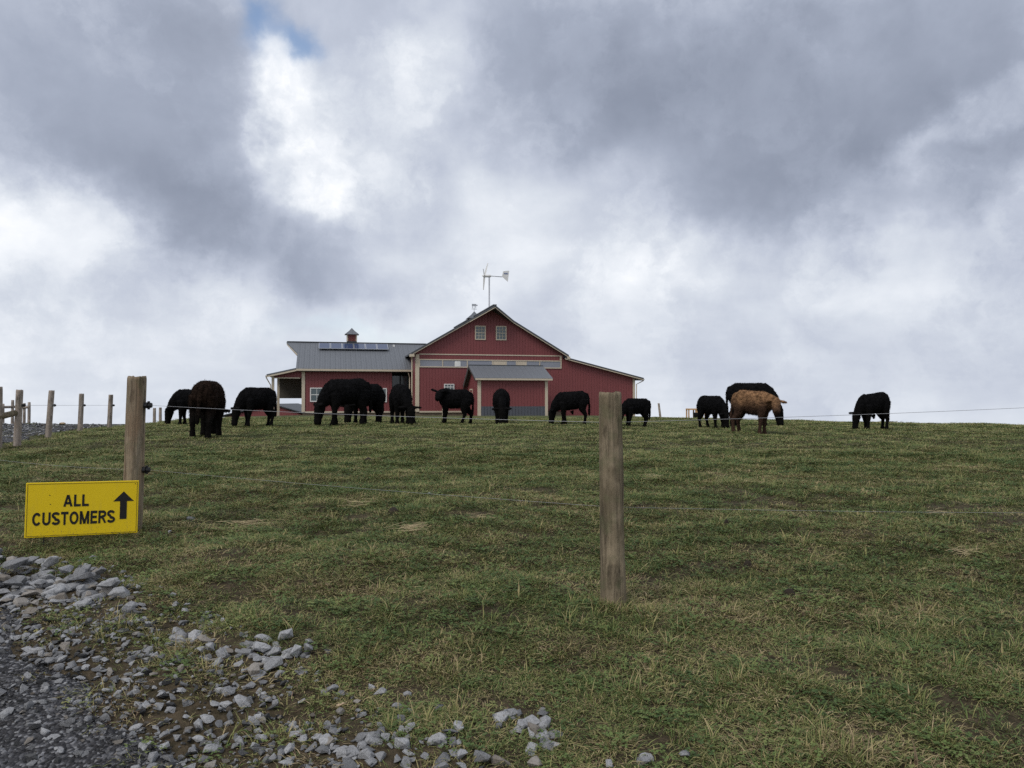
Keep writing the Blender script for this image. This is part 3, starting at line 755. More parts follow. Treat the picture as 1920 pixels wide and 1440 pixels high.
    for i in range(n):
        p = Vector(co[i]) + off
        a = mnoise.noise(p * 9.0); b = mnoise.noise(p * 30.0); c = mnoise.noise(p * 3.0)
        amp = 1.0 if co[i, 2] > .45 else 0.35
        d[i] = (.008 * a + .015 * b + .012 * c) * amp + .006
    co += no * d[:, None]
    out.vertices.foreach_set('co', co.ravel()); out.update(); out.name = 'cattle'
    return out

def coat_mesh(body, seed, n=15000):
    """short shaggy hair: one thin blade per lock, lying back and down over the skin"""
    r_ = np.random.default_rng(seed); k = len(body.polygons)
    c = np.empty(k * 3); nn = np.empty(k * 3); ar = np.empty(k)
    body.polygons.foreach_get('center', c); body.polygons.foreach_get('normal', nn); body.polygons.foreach_get('area', ar)
    c = c.reshape(-1, 3); nn = nn.reshape(-1, 3)
    i = r_.choice(k, n, p=ar / ar.sum()); p = c[i] + r_.normal(0, .006, (n, 3)); nv_ = nn[i]
    low = p[:, 2] < .38
    d = nv_ * r_.uniform(.25, .75, (n, 1)) + np.array([-.35, 0, -.55]) + r_.normal(0, .38, (n, 3))
    d /= np.linalg.norm(d, axis=1)[:, None]
    side = np.cross(d, nv_); side /= np.linalg.norm(side, axis=1)[:, None] + 1e-6
    L_ = r_.uniform(.022, .052, n) * np.where(low, .45, 1.0); wd = r_.uniform(.0025, .005, n)
    b0 = p - nv_ * .004
    V = np.stack([b0 - side * wd[:, None], b0 + side * wd[:, None], b0 + d * L_[:, None]], 1).reshape(-1, 3)
    me = bpy.data.meshes.new('hair'); me.vertices.add(len(V)); me.vertices.foreach_set('co', V.ravel())
    me.loops.add(3 * n); me.loops.foreach_set('vertex_index', np.arange(3 * n)); me.polygons.add(n); me.polygons.foreach_set('loop_start', np.arange(0, 3 * n, 3))
    me.update(); return me

_cow_n = 0
def cow(label, px, base, top, heading, mat='cowblack', depth=None, group='cattle grazing on the pasture', yoff=0.0, sy=1.0, sx=.90, hs=1.0, **kw):
    global _cow_n; _cow_n += 1
    p = gp(px, base)
    if depth: p = Vector(((px - 960) / F * depth, depth, gz((px - 960) / F * depth, depth)))
    s = (base - top) / F * p.y / 1.235 * hs
    me = cow_mesh(seed=_cow_n, **kw)
    o = link('cattle', me, M[mat], None, True)
    h = R(heading)
    # follow the slope under the feet
    e = .45 * s
    zs = [gz(p.x + math.cos(h + a) * e, p.y + math.sin(h + a) * e) for a in (0, math.pi / 2, math.pi, -math.pi / 2)]
    ax = Vector((math.cos(h) * 2 * e, math.sin(h) * 2 * e, zs[0] - zs[2])).normalized()
    ay = Vector((-math.sin(h) * 2 * e, math.cos(h) * 2 * e, zs[1] - zs[3])); ay = (ay - ax * ay.dot(ax)).normalized()
    mtx = Matrix((ax, ay, ax.cross(ay))).transposed().to_4x4()
    o.matrix_world = Matrix.Translation((p.x, p.y, (sum(zs) / 4))) @ mtx @ Matrix.Diagonal((s * sx, s * sy, s, 1))
    tag(link('hair', coat_mesh(me, _cow_n), M[mat], o), kind='stuff')
    return tag(o, label, 'cow', group)

cow('black cow grazing beside the drive fence, partly hidden by a dark brown cow', 362, 797, 728, 196, stride=(.05, -.08, .06, -.05))
cow('dark brown cow seen from behind with its tail hanging down', 386, 818, 710, 97, 'cowdark', stride=(.0, .1, .03, -.05), tail=.03, fat=1.02, turn=.1)
cow('black cow grazing by the carport end of the barn, head down', 483, 800, 725, 220, stride=(.05, -.04, .04, .0), fat=1.02, sx=.82)
cow('biggest black cow grazing in front of the barn window', 652, 798, 710, 208, stride=(.1, -.08, .10, -.08), fat=1.08)
cow('black cow half hidden behind the biggest black cow, its rump showing', 690, 796, 720, 232, depth=23.6, stride=(.05, 0, .12, -.10))
cow('narrow black cow facing out in front of the dark barn entrance', 750, 796, 720, -70, stride=(.02, -.02, .0, .05), turn=.25)
cow('black calf with raised head striding past the small white window', 852, 795, 729, 178, pose='turned', stride=(.02, .0, .17, -.12))
cow('black cow facing out with head down in front of the shed', 941, 796, 729, -88, stride=(.0, .03, .0, .0))
cow('black steer grazing side-on before the end of the red shed', 1074, 796, 733, 181, stride=(.03, -.10, .02, -.03), sheath=True, rump=.1)
cow('small black calf standing behind the lone weathered post', 1192, 799, 745, 196, stride=(.03, -.02, .08, -.06), pose='graze')
t11 = cow('rounded black calf grazing at the rump of the ginger cow', 1336, 803, 741, -60, stride=(.03, -.03, .03, -.03), turn=-.1, fat=1.06)
cow('large black cow standing behind the ginger cow', 1406, 803, 723, -18, stride=(.05, -.05, .03, -.04), depth=20.6, hs=1.04)
cow('ginger cow with its head lifted and turned in front of a black cow', 1407, 811, 728, -30, 'cowbrown', pose='look', stride=(.03, -.05, .05, -.05), hs=.98, sx=.84)
cow('lone black cow grazing apart from the rest of the herd', 1638, 806, 737, 192, sx=.80, stride=(.02, -.16, .03, -.10), rump=.45, sheath=True)

# ------------------------------------------------------------------ fence posts
def post_mesh(h, r, lean, seed, rings=36, seg=28, bury=.18):
    rnd = random.Random(seed); vs = []; fs = []
    off = Vector((seed * 5.1, 0, 0))
    for i in range(rings + 1):
        z = -bury + (h + bury) * i / rings; t = max(0, z / h)
        for j in range(seg):
            a = 2 * math.pi * j / seg
            rr = r * (1.06 - .10 * t)
            p = Vector((math.cos(a), math.sin(a), 0))
            grv = mnoise.noise(off + Vector((p.x * 11, p.y * 11, z * 1.1))); grv2 = mnoise.noise(off + Vector((p.x * 22, p.y * 22, z * 2.5 + 5)))
            rr *= 1 - .05 * max(0, grv - .25) ** .8 * 2 - .02 * grv2
            rr *= 1 + .05 * mnoise.noise(off + Vector((p.x * 1.2, p.y * 1.2, z * 2.2))) + .035 * mnoise.noise(off + Vector((p.x * 6, p.y * 6, z * 3.0)))
            if i == rings: rr *= .95
            q = p * rr + Vector((lean[0], lean[1], 0)) * z
            zt = z + (.010 * mnoise.noise(off + p * 4) if i >= rings - 1 else 0)
            vs.append((q.x, q.y, zt))
    for i in range(rings):
        for j in range(seg): fs.append((i * seg + j, i * seg + (j + 1) % seg, (i + 1) * seg + (j + 1) % seg, (i + 1) * seg + j))
    # end grain: an uneven, slightly sunken top
    c0 = len(vs); top = rings * seg
    for j in range(seg):
        v = Vector(vs[top + j]); c = Vector((lean[0] * h, lean[1] * h, v.z))
        q = c + (v - c) * .55; q.z += -.006 + .014 * mnoise.noise(off + q * 30); vs.append(tuple(q))
    for j in range(seg): fs.append((top + j, top + (j + 1) % seg, c0 + (j + 1) % seg, c0 + j))
    fs.append(tuple(range(c0, c0 + seg)))
    me = bpy.data.meshes.new('fence_post'); me.from_pydata(vs, [], fs); me.update()
    return me
def insulator(parent, loc, d):
    m = MB(); d = Vector(d).normalized(); p = Vector(loc)
    m.tube([p - d * .012, p + d * .018, p + d * .02, p + d * .034, p + d * .036, p + d * .05], [.024, .024, .014, .014, .022, .018], 10)
    s = Vector((0, 0, 1)); m.tube([p + d * .026 - s * .032, p + d * .026 + s * .032], .010, 6)
    return m.build('insulator', M['black'], parent)
def post(label, px, base, top, r, mat, lean=(0, 0), seed=1, depth=None, group='round wooden fence posts', toppx=None, fine=False):
    p = gp(px, base)
    if depth: x = (px - 960) / F * depth; p = Vector((x, depth, gz(x, depth)))
    h = at(px, top, p.y).z - p.z
    if toppx is not None: lean = ((at(toppx, top, p.y).x - p.x) / h, 0.0)
    o = link('fence_post', post_mesh(h, r, lean, seed, 90, 110) if fine else post_mesh(h, r, lean, seed), M[mat], None, True)
    o.location = p
    tag(o, label, 'fence post', group)
    return o, p, h, lean

pr, pr_p, pr_h, pr_l = post('thick weathered post standing alone in the open grass', 1150, 1132, 736, .066, 'post', seed=4, fine=True, toppx=1144)
pl, pl_p, pl_h, pl_l = post('thick brown post rising behind the yellow sign', 247, 995, 706, .070, 'postred', seed=5, toppx=257, fine=True)
drive = []
for i, (px, b_, t_, tpx, lab) in enumerate(((32, 836, 731, 37, 'drive fence post carrying the end of a round rail'), (90, 821, 732, 97, 'grey drive fence post beside the one with the rail'),
                                     (150, 809, 738, 153, 'grey drive fence post next to last before the brown sign post'), (205, 803, 740, 208, 'grey drive fence post standing on the crest of the drive'))):
    drive.append(post(lab, px, b_, t_, .060, 'postgrey', seed=10 + i, toppx=tpx))
for i, (px, b_, t_) in enumerate(((290, 797, 765), (301, 797, 764))):
    x = post('thin far fence post on the crest by the grazing black cow', px, b_, t_, .055, 'postgrey', seed=20 + i, depth=29 + 2 * i)
post('thin leaning post on the crest behind the field', 1238, 784, 756, .05, 'postgrey', seed=31, toppx=1235, depth=36)

# insulators and wires of the near fence
def on_post(p, h, lean, z, dx, dy=0): return Vector((p.x + lean[0] * z + dx, p.y + lean[1] * z + dy, p.z + z))
def lz(py, p): return at(0, py, p.y).z - p.z
lu, ll = lz(760, pl_p), lz(881, pl_p)
A = on_post(pl_p, pl_h, pl_l, lu, .070); Bp = on_post(pl_p, pl_h, pl_l, ll, .072)
insulator(pl, (A - pl_p) + Vector((.0, 0, 0)), (1, .1, 0)); insulator(pl, (Bp - pl_p), (1, .1, 0))
ru, rl = lz(793, pr_p), lz(955, pr_p)
Cq = on_post(pr_p, pr_h, pr_l, ru, .0, .068); Dq = on_post(pr_p, pr_h, pr_l, rl, .0, .070)
insulator(pr, Cq - pr_p, (0, 1, 0)); insulator(pr, Dq - pr_p, (0, 1, 0))
er = at(2150, 753, 5.2); er2 = at(2150, 962, 4.6)
corner = Vector((er.x, er.y, gz(er.x, er.y)))
def wire(label, pts, r=.0017, sag=.0, group='thin fence wires'):
    full = []
    for a, b in zip(pts[:-1], pts[1:]):
        for k in range(13):
            t = k / 12
            q = Vector(a).lerp(Vector(b), t); q.z -= sag * 4 * t * (1 - t)
            if not full or (q - full[-1]).length > 1e-4: full.append(q)
    o0 = full[0].copy()
    o = MB().tube([q - o0 for q in full], r, 6).build('fence_wire', M['wire'], None, True); o.location = o0
    return tag(o, label, 'wire', group)
ex = Vector((.035, .004, 0)); ey = Vector((0, .030, 0))
wire('upper fence wire running from the brown post past the lone post', [A + ex, Cq + ey, er], .0013, .012)
wire('lower fence wire running low over the grass past the lone post', [Bp + ex, Dq + ey, er2], .0008, .01)
# wires along the drive fence, ending on the back of the brown post
dpts = [on_post(p, h, l, lz(760, p), .065) for (_, p, h, l) in drive]
for (o, p, h, l), q in zip(drive, dpts): insulator(o, q - p, (1, .2, 0))
back = on_post(pl_p, pl_h, pl_l, lu, -.02, .07)
wire('fence wire strung along the grey posts beside the drive', [dpts[0] + Vector((.02, 0, 0))] + [q + Vector((.03, 0, 0)) for q in dpts[1:]], .003)
lowleft = at(-60, 855, 6.6)
wire('low fence wire crossing the grass behind the yellow sign', [on_post(pl_p, pl_h, pl_l, ll - .005, -.01, .072), lowleft], .0009, .02)

# round rail of the brace on the first drive post, and its neighbour at the frame edge
e1 = post('drive fence post that holds the outer end of the round rail', -4, 842, 725, .062, 'postgrey', seed=41)
d0 = drive[0]
ra = on_post(d0[1], d0[2], d0[3], lz(774, d0[1]), -.02, -.06); rb = on_post(e1[1], e1[2], e1[3], lz(783, e1[1]), 0, -.06)
rb = rb + (rb - ra).normalized() * .5
rail = MB().tube([Vector((0, 0, 0)), (rb - ra) * .33, (rb - ra) * .66, rb - ra], [.052, .056, .058, .06], 14).build('brace_rail', M['post'], None, True)
rail.location = ra; tag(rail, 'round log rail fixed between two drive fence posts', 'rail')

# board fence on the far side of the drive
far_posts = []
for i, (px, b_, t_, dd) in enumerate(((6, 792, 757, 30), (24, 790, 750, 31), (46, 789, 756, 32), (55, 790, 754, 30.5))):
    x = (px - 960) / F * dd; z0 = gz(x, dd); h = at(px, t_, dd).z - z0
    o = link('fence_post', post_mesh(h, .055, (0, 0), 50 + i, 10, 12, .25), M['postgrey'], None, True); o.location = (x, dd, z0)
    tag(o, 'post of the railed pen on the far side of the drive', 'fence post', 'posts of the far railed pen'); far_posts.append((x, dd, z0, h))
for i, (a, b_, fr2) in enumerate(((0, 1, .72), (1, 2, .70), (2, 3, .62))):
    p0 = Vector(far_posts[a][:3]); p1 = Vector(far_posts[b_][:3]); zz_ = at(30, 763 if i < 2 else 765, 31).z
    s0 = Vector((p0.x, p0.y - .06, zz_)); s1 = Vector((p1.x, p1.y - .06, zz_ + .02 * i))
    o = MB().tube([Vector((0, 0, 0)), s1 - s0], .05, 8).build('fence_rail', M['postgrey'], None, True); o.location = s0
    tag(o, 'rail of the far pen across the drive', 'rail', 'rails of the far pen')
bx = gp(118, 793)
bx = Vector(((118 - 960) / F * 27, 27, gz((118 - 960) / F * 27, 27)))

# wooden stand with bucket on the crest
sx_ = Vector(((1303 - 960) / F * 40, 40, 0)); sx_.z = gz(sx_.x, 40)
st = empty('wooden_stand', sx_); tag(st, 'small orange wooden stand with slim legs on the crest beside a calf', 'stand')
ht = at(1303, 766, 40).z - sx_.z
MB().box(-.42, .52, -.3, .3, ht - .07, ht).build('top', M['orange'], st)
for a in (-.38, -.02, .30, .46):
    for b_ in (-.25, .25):
        MB().box(a - .03, a + .03, b_ - .03, b_ + .03, -.15, ht - .07).build('leg', M['orange'], st)
MB().box(.0, .2, -.27, -.2, .0, ht - .07).build('side_board', M['orange'], st)
bk = MB().tube([(0, 0, -.03), (0, 0, .30), (0, 0, .33)], [.16, .20, .21], 14).build('bucket', M['black'], None, True)
bk.location = (sx_.x - .05, 39.4, gz(sx_.x - .05, 39.4)); tag(bk, 'black bucket on the grass under the orange stand', 'bucket')

# ------------------------------------------------------------------ sign
SL_, SR_ = 5.42, 5.72
tl, bl, tr, br = at(46, 905, SL_), at(48, 1010, SL_), at(259, 901.5, SR_), at(259.5, 998.5, SR_)
xv = ((tr + br) - (tl + bl)) * .5; W = xv.length; xv.normalize()
uv = ((tl + tr) - (bl + br)) * .5; H = uv.length; uv = (uv - xv * uv.dot(xv)).normalized(); nv = uv.cross(xv)   # nv points away from the camera
cen = (tl + tr + bl + br) / 4
sgn = empty('yellow_sign', (0, 0, 0))
sgn.matrix_world = Matrix.Translation(cen - uv * H / 2) @ Matrix((xv, nv, uv)).transposed().to_4x4()
if nv.y < 0: print('sign normal flipped')
tag(sgn, 'yellow board sign with black lettering and an upward arrow before the brown post', 'sign')
def sbox(name, mat, x0, x1, y0, y1, z0, z1): return MB().box(x0, x1, y0, y1, z0, z1).build(name, M[mat], sgn)
board = MB().box(-W / 2, W / 2, 0, .012, 0, H).build('board', M['yellow'], sgn)
bv = board.modifiers.new('b', 'BEVEL'); bv.width = .004; bv.segments = 2
bi = .010; bt = .0022
for q in ((-W / 2 + bi, W / 2 - bi, H - bi - bt, H - bi), (-W / 2 + bi, W / 2 - bi, bi, bi + bt), (-W / 2 + bi, -W / 2 + bi + bt, bi + bt, H - bi - bt), (W / 2 - bi - bt, W / 2 - bi, bi + bt, H - bi - bt)):
    sbox('border_line', 'ink', q[0], q[1], -.0012, .0, q[2], q[3])
for sx2 in (-.24, .26): MB().tube([(sx2, .017, -.22), (sx2, .017, H * .6)], .0045, 6).build('stake', M['black'], sgn)
def arc(cx, cy, rx, ry, a0, a1, n=12):
    return [(cx + rx * math.cos(R(a0 + (a1 - a0) * i / n)), cy + ry * math.sin(R(a0 + (a1 - a0) * i / n))) for i in range(n + 1)]
SW = .200                                    # stroke width, letter height = 1
h_ = SW / 2
GLYPH = {   # advance box width, strokes
    'A': (.80, [[(h_ * .9, 0), (.39, 1)], [(.41, 1), (.80 - h_ * .9, 0)], [(.19, .30), (.61, .30)]]),
    'L': (.60, [[(h_, 1), (h_, h_), (.60, h_)]]),
    'C': (.80, [arc(.42, .5, .42 - h_, .5 - h_, 38, 322, 22)]),
    'U': (.76, [[(h_, 1)] + [(h_, .36)] + arc(.38, .36, .38 - h_, .36 - h_, 180, 360, 14) + [(.76 - h_, 1)]]),
    'S': (.72, [arc(.36, .735, .29, .5 - h_ - .235, 15, 265, 16)[:-1] + arc(.36, .265, .30, .5 - h_ - .235, 95, -165, 18)]),
    'T': (.68, [[(0, 1 - h_), (.68, 1 - h_)], [(.34, 1 - SW), (.34, 0)]]),
    'O': (.84, [arc(.42, .5, .42 - h_, .5 - h_, 0, 360, 30)]),
    'M': (.90, [[(h_, 0), (h_, 1)], [(h_ + .02, 1), (.45, .02)], [(.45, .02), (.88 - h_, 1)], [(.90 - h_, 0), (.90 - h_, 1)]]),
    'E': (.64, [[(.64, 1 - h_), (h_, 1 - h_), (h_, h_), (.64, h_)], [(SW, .515), (.59, .515)]]),
    'R': (.74, [[(h_, 0), (h_, 1 - h_), (.46, 1 - h_)] + arc(.46, .725, .19, .275 - h_, 90, -90, 10) + [(SW, .45)], [(.40, .45), (.68, 0)]]),
}
def stroke(m, pts, x0, z0, sx2, sz2, y=-.0018):
    P2 = [Vector((p[0], p[1])) for p in pts]; k = len(P2); closed = (P2[0] - P2[-1]).length < 1e-4
    L2 = []; R2 = []
    for i, p in enumerate(P2):
        if closed: a, b = P2[(i - 1) % (k - 1)], P2[(i + 1) % (k - 1)] if i < k - 1 else P2[1]
        else: a, b = P2[max(i - 1, 0)], P2[min(i + 1, k - 1)]
        d0 = (p - a); d1 = (b - p)
        d0 = d1 if d0.length < 1e-6 else d0; d1 = d0 if d1.length < 1e-6 else d1
        d0 = d0.normalized(); d1 = d1.normalized()
        n0 = Vector((-d0.y, d0.x)); n1 = Vector((-d1.y, d1.x)); mt = (n0 + n1)
        mt = mt.normalized() if mt.length > .1 else n0
        f = min(1.7, 1 / max(.35, mt.dot(n0)))
        L2.append(p + mt * h_ * f); R2.append(p - mt * h_ * f)
    vs = []
    for q in L2 + R2:
        zq = min(1.0, max(0.0, q.y)); vs.append((x0 + q.x * sx2, y, z0 + zq * sz2))
    vs += [(v[0], y + .0017, v[2]) for v in vs]; fs = []
    for i in range(k - 1):
        fs += [(i, i + 1, k + i + 1, k + i), (2 * k + i, 3 * k + i, 3 * k + i + 1, 2 * k + i + 1), (i, 2 * k + i, 2 * k + i + 1, i + 1), (k + i, k + i + 1, 3 * k + i + 1, 3 * k + i)]
    m.add(vs, fs)
def lettering(txt, x0, x1, z0, z1):
    gap = .12; tot = sum(GLYPH[c][0] for c in txt) + gap * (len(txt) - 1); k = (x1 - x0) / tot; x = x0
    for c in txt:
        m = MB()
        for st_ in GLYPH[c][1]: stroke(m, st_, x, z0, k, z1 - z0)
        m.build('letter', M['ink'], sgn); x += (GLYPH[c][0] + gap) * k
fx = lambda u: -W / 2 + u * W; fz = lambda t: H * (1 - t)
lettering('ALL', fx(.325), fx(.548), fz(.455), fz(.235))
lettering('CUSTOMERS', fx(.062), fx(.785), fz(.785), fz(.545))
am = MB(); ax_ = fx(.862)
am.prism([(ax_ - .068, -.0018, fz(.385)), (ax_, -.0018, fz(.20)), (ax_ + .068, -.0018, fz(.385))], (0, .0017, 0))
am.prism([(ax_ - .0225, -.0018, fz(.722)), (ax_ + .0225, -.0018, fz(.722)), (ax_ + .0225, -.0018, fz(.386)), (ax_ - .0225, -.0018, fz(.386))], (0, .0017, 0))
am.build('arrow', M['ink'], sgn)
for u, t in ((.205, .235), (.212, .40), (.965, .06)):
    MB().tube([(fx(u), -.002, fz(t)), (fx(u), .001, fz(t))], .0032, 8).build('screw', M['ink'], sgn)

# ------------------------------------------------------------------ stones and gravel
def stone_mesh(seed, flat=.62, n=16):
    r_ = random.Random(seed); bm = bmesh.new()
    for i in range(n):
        v = Vector((r_.gauss(0, 1), r_.gauss(0, 1), r_.gauss(0, 1))).normalized() * r_.uniform(.80, 1.08)
        bm.verts.new((v.x * .58, v.y * .46, v.z * .5 * flat))
    bmesh.ops.convex_hull(bm, input=bm.verts)
    bmesh.ops.delete(bm, geom=[v for v in bm.verts if not v.link_faces], context='VERTS')
    bmesh.ops.bevel(bm, geom=list(bm.edges), offset=.022, segments=1, affect='EDGES', clamp_overlap=True)
    me = bpy.data.meshes.new('stone'); bm.to_mesh(me); bm.free()
    return me
STONES = [stone_mesh(100 + i, random.uniform(.5, .85), random.choice((11, 13, 15))) for i in range(16)]
for s_ in STONES: s_.materials.append(M['stone'])
placed = []
def stone(px, py, size, lift=0.0, me=None):
    p = gp(px, py)
    o = link('stone', me or random.choice(STONES))
    s_ = size / F * p.y
    o.scale = (s_ * random.uniform(.85, 1.2), s_ * random.uniform(.85, 1.2), s_ * random.uniform(.8, 1.15))
    o.rotation_euler = (random.uniform(-.35, .35), random.uniform(-.35, .35), random.uniform(0, 6.28))
    o.location = (p.x, p.y, p.z + s_ * (.10 + lift))
    placed.append((p.x, p.y, s_))
    return o
PILE = dict(label='grey angular limestone chunk in the heap beside the gravel drive', cat='stone', group='stones of the heap beside the drive')
BAND = dict(label='loose grey limestone chunk lying along the grassy edge of the drive', cat='stone', group='loose stones along the drive edge')
def scatter_stones(n, line, spread, size, info, lifts=(0,)):
    for _ in range(n):
        t = random.random() * (len(line) - 1); i = int(t); f = t - i
        x = line[i][0] * (1 - f) + line[i + 1][0] * f; y = line[i][1] * (1 - f) + line[i + 1][1] * f
        o = stone(x + random.gauss(0, spread[0]), y + random.gauss(0, spread[1]), random.uniform(*size), random.choice(lifts))
        tag(o, info['label'], info['cat'], info['group'])
def info(label): return dict(label=label, cat='stone', group=label.split(' ', 1)[1])
PILE2 = info('smaller limestone chunk at the foot of the heap beside the drive')
scatter_stones(104, [(-70, 1068), (0, 1080), (90, 1098), (150, 1104), (185, 1112)], (26, 18), (15, 42), PILE, (0, 0, .25, .5))
scatter_stones(26, [(-40, 1130), (60, 1125), (170, 1128)], (25, 14), (16, 36), PILE2, (0, .2))
scatter_stones(48, [(400, 1212), (450, 1236), (540, 1225), (500, 1262)], (38, 17), (13, 36), info('grey limestone chunk in the cluster beside the pale square block'), (0, 0, .25))
scatter_stones(22, [(250, 1155), (300, 1178), (370, 1180), (350, 1210)], (30, 12), (14, 34), info('grey stone in the dry grass just past the heap'))
scatter_stones(24, [(30, 1200), (100, 1240), (200, 1280), (300, 1330)], (45, 22), (12, 28), info('grey stone scattered where the dark gravel meets dry grass'))
scatter_stones(22, [(560, 1255), (610, 1270), (400, 1320), (290, 1345), (460, 1400)], (40, 22), (12, 32), info('loose grey stone scattered around the pale square block'))
scatter_stones(36, [(600, 1400), (680, 1390), (830, 1385), (900, 1375), (985, 1365)], (40, 16), (16, 40), info('limestone chunk in the loose stone band along the lower grass'))
scatter_stones(16, [(940, 1355), (1000, 1360), (1020, 1385)], (22, 12), (22, 40), info('limestone chunk gathered at the grassy end of the stone band'))
scatter_stones(14, [(560, 1420), (700, 1432), (900, 1432), (1200, 1428)], (45, 10), (20, 42), info('limestone chunk lying in front of the loose stone band'))
scatter_stones(6, [(680, 1280), (760, 1325), (900, 1335)], (30, 12), (16, 28), info('lone grey stone half hidden in grass above the stone band'))
for px, py, s_, lab in ((455, 1322, 38, 'pale square limestone block lying alone in dry grass'), (903, 1428, 44, 'rounded pale limestone lying at the tip of the stone band'),
                        (1205, 1432, 34, 'pale stone half sunk in the grass beyond the stone band'), (1285, 1418, 26, 'smaller pale stone in the grass beyond the stone band'),
                        (75, 1057, 22, 'grey stone perched above the limestone heap in the grass'), (357, 976, 17, 'white stone lying in the pasture near the brown post'),
                        (318, 1000, 11, 'small white stone in the grass at the foot of the brown post'), (806, 927, 9, 'tiny pale stone in the middle of the pasture')):
    tag(stone(px, py, s_, .05), lab, 'stone')
tan_me = STONES[3].copy(); tan_me.materials.clear(); tan_me.materials.append(M['tan'])
tag(stone(200, 1104, 32, .12, tan_me), 'tan rounded stone at the end of the limestone heap', 'stone')
tag(stone(640, 1325, 20, .05, tan_me), 'buff brown stone lying in the dry grass by the drive', 'stone')
o = stone(118, 796, 10, .3, tan_me); o.location = bx + Vector((0, 0, .05)); o.scale = (.30, .26, .26)
tag(o, 'tan rock lying on the far edge of the drive', 'stone')

# --- instanced ground cover
def variants(name, meshes, mat):
    c = bpy.data.collections.new(name)
    for i, me in enumerate(meshes):
        if not me.materials: me.materials.append(mat)
        o = bpy.data.objects.new(name + '_%02d' % i, me); c.objects.link(o)
    return c
def scatter(name, P, rot, scl, idx, coll, extra=None):
    n = len(P); me = bpy.data.meshes.new(name); me.vertices.add(n); me.vertices.foreach_set('co', np.ascontiguousarray(P, dtype=np.float32).ravel())
    a = me.attributes.new('rot', 'FLOAT_VECTOR', 'POINT'); a.data.foreach_set('vector', np.ascontiguousarray(rot, dtype=np.float32).ravel())
    a = me.attributes.new('scl', 'FLOAT_VECTOR', 'POINT'); a.data.foreach_set('vector', np.ascontiguousarray(scl, dtype=np.float32).ravel())
    a = me.attributes.new('pick', 'INT', 'POINT'); a.data.foreach_set('value', np.ascontiguousarray(idx, dtype=np.int32))
    for k, v in (extra or {}).items():
        a = me.attributes.new(k, 'FLOAT', 'POINT'); a.data.foreach_set('value', np.ascontiguousarray(v, dtype=np.float32))
    me.update()
    o = link(name, me)
    ng = bpy.data.node_groups.new(name + '_nodes', 'GeometryNodeTree')
    ng.interface.new_socket('Geometry', in_out='INPUT', socket_type='NodeSocketGeometry'); ng.interface.new_socket('Geometry', in_out='OUTPUT', socket_type='NodeSocketGeometry')
    N = ng.nodes; L = ng.links
    gi = N.new('NodeGroupInput'); go = N.new('NodeGroupOutput'); ip = N.new('GeometryNodeInstanceOnPoints')
    ci = N.new('GeometryNodeCollectionInfo'); ci.inputs['Collection'].default_value = coll; ci.inputs['Separate Children'].default_value = True; ci.inputs['Reset Children'].default_value = True
    def na(nm, t):
        q = N.new('GeometryNodeInputNamedAttribute'); q.data_type = t; q.inputs['Name'].default_value = nm; return q.outputs['Attribute']
    er_ = N.new('FunctionNodeEulerToRotation')
    L.new(gi.outputs[0], ip.inputs['Points']); L.new(ci.outputs[0], ip.inputs['Instance']); ip.inputs['Pick Instance'].default_value = True
    L.new(na('pick', 'INT'), ip.inputs['Instance Index']); L.new(na('rot', 'FLOAT_VECTOR'), er_.inputs[0]); L.new(er_.outputs[0], ip.inputs['Rotation'])
    L.new(na('scl', 'FLOAT_VECTOR'), ip.inputs['Scale']); L.new(ip.outputs[0], go.inputs[0])
    md = o.modifiers.new('scatter', 'NODES'); md.node_group = ng
    return o

# grit of the drive
grit_me = [stone_mesh(300 + i, random.uniform(.5, .8), 9) for i in range(8)]
chip_me = [stone_mesh(330 + i, random.uniform(.5, .8), 10) for i in range(8)]
for q in grit_me: q.materials.append(M['grit'])
for q in chip_me: q.materials.append(M['stone'])
grit_c = variants('grit', grit_me + chip_me, None)
def grit(n, ymin, ymax, off, size):
    y = ymin + (ymax - ymin) * rng.random(n) ** 1.25
    o_ = off[0] + (off[1] - off[0]) * rng.random(n)
    x = road_x(y) - o_
    keep = np.abs(x) < .72 * y + 1.4
    x, y = x[keep], y[keep]; n = len(x)
    s_ = size[0] + (size[1] - size[0]) * rng.random(n) ** 1.9
    return x, y, s_
gsets = [grit(30000, 1.6, 4.6, (.0, 2.8), (.005, .024)), grit(2600, 1.8, 5.2, (-.65, .55), (.010, .058)), grit(1200, 2.0, 5.2, (-1.05, .2), (.012, .055)), grit(4500, 4.5, 9, (-.2, 4), (.014, .04)), grit(7000, 12, 30, (-.1, 5.2), (.03, .09))]
pale = np.concatenate([np.full(len(q[0]), f) for q, f in zip(gsets, (.05, .60, .75, .15, .25))])
gxx, gyy, gss = (np.concatenate(q) for q in zip(*gsets))
n = len(gxx)
P = np.stack([gxx, gyy, g(gxx, gyy) + gss * .16 + .004], 1)
rot = np.stack([rng.uniform(-.4, .4, n), rng.uniform(-.4, .4, n), rng.uniform(0, 6.28, n)], 1)
scl = gss[:, None] * rng.uniform(.8, 1.2, (n, 3))
tag(scatter('gravel', P, rot, scl, rng.integers(0, 8, n) + 8 * (rng.random(n) < pale), grit_c), 'fine dark grey gravel covering the drive', 'gravel', kind='stuff')

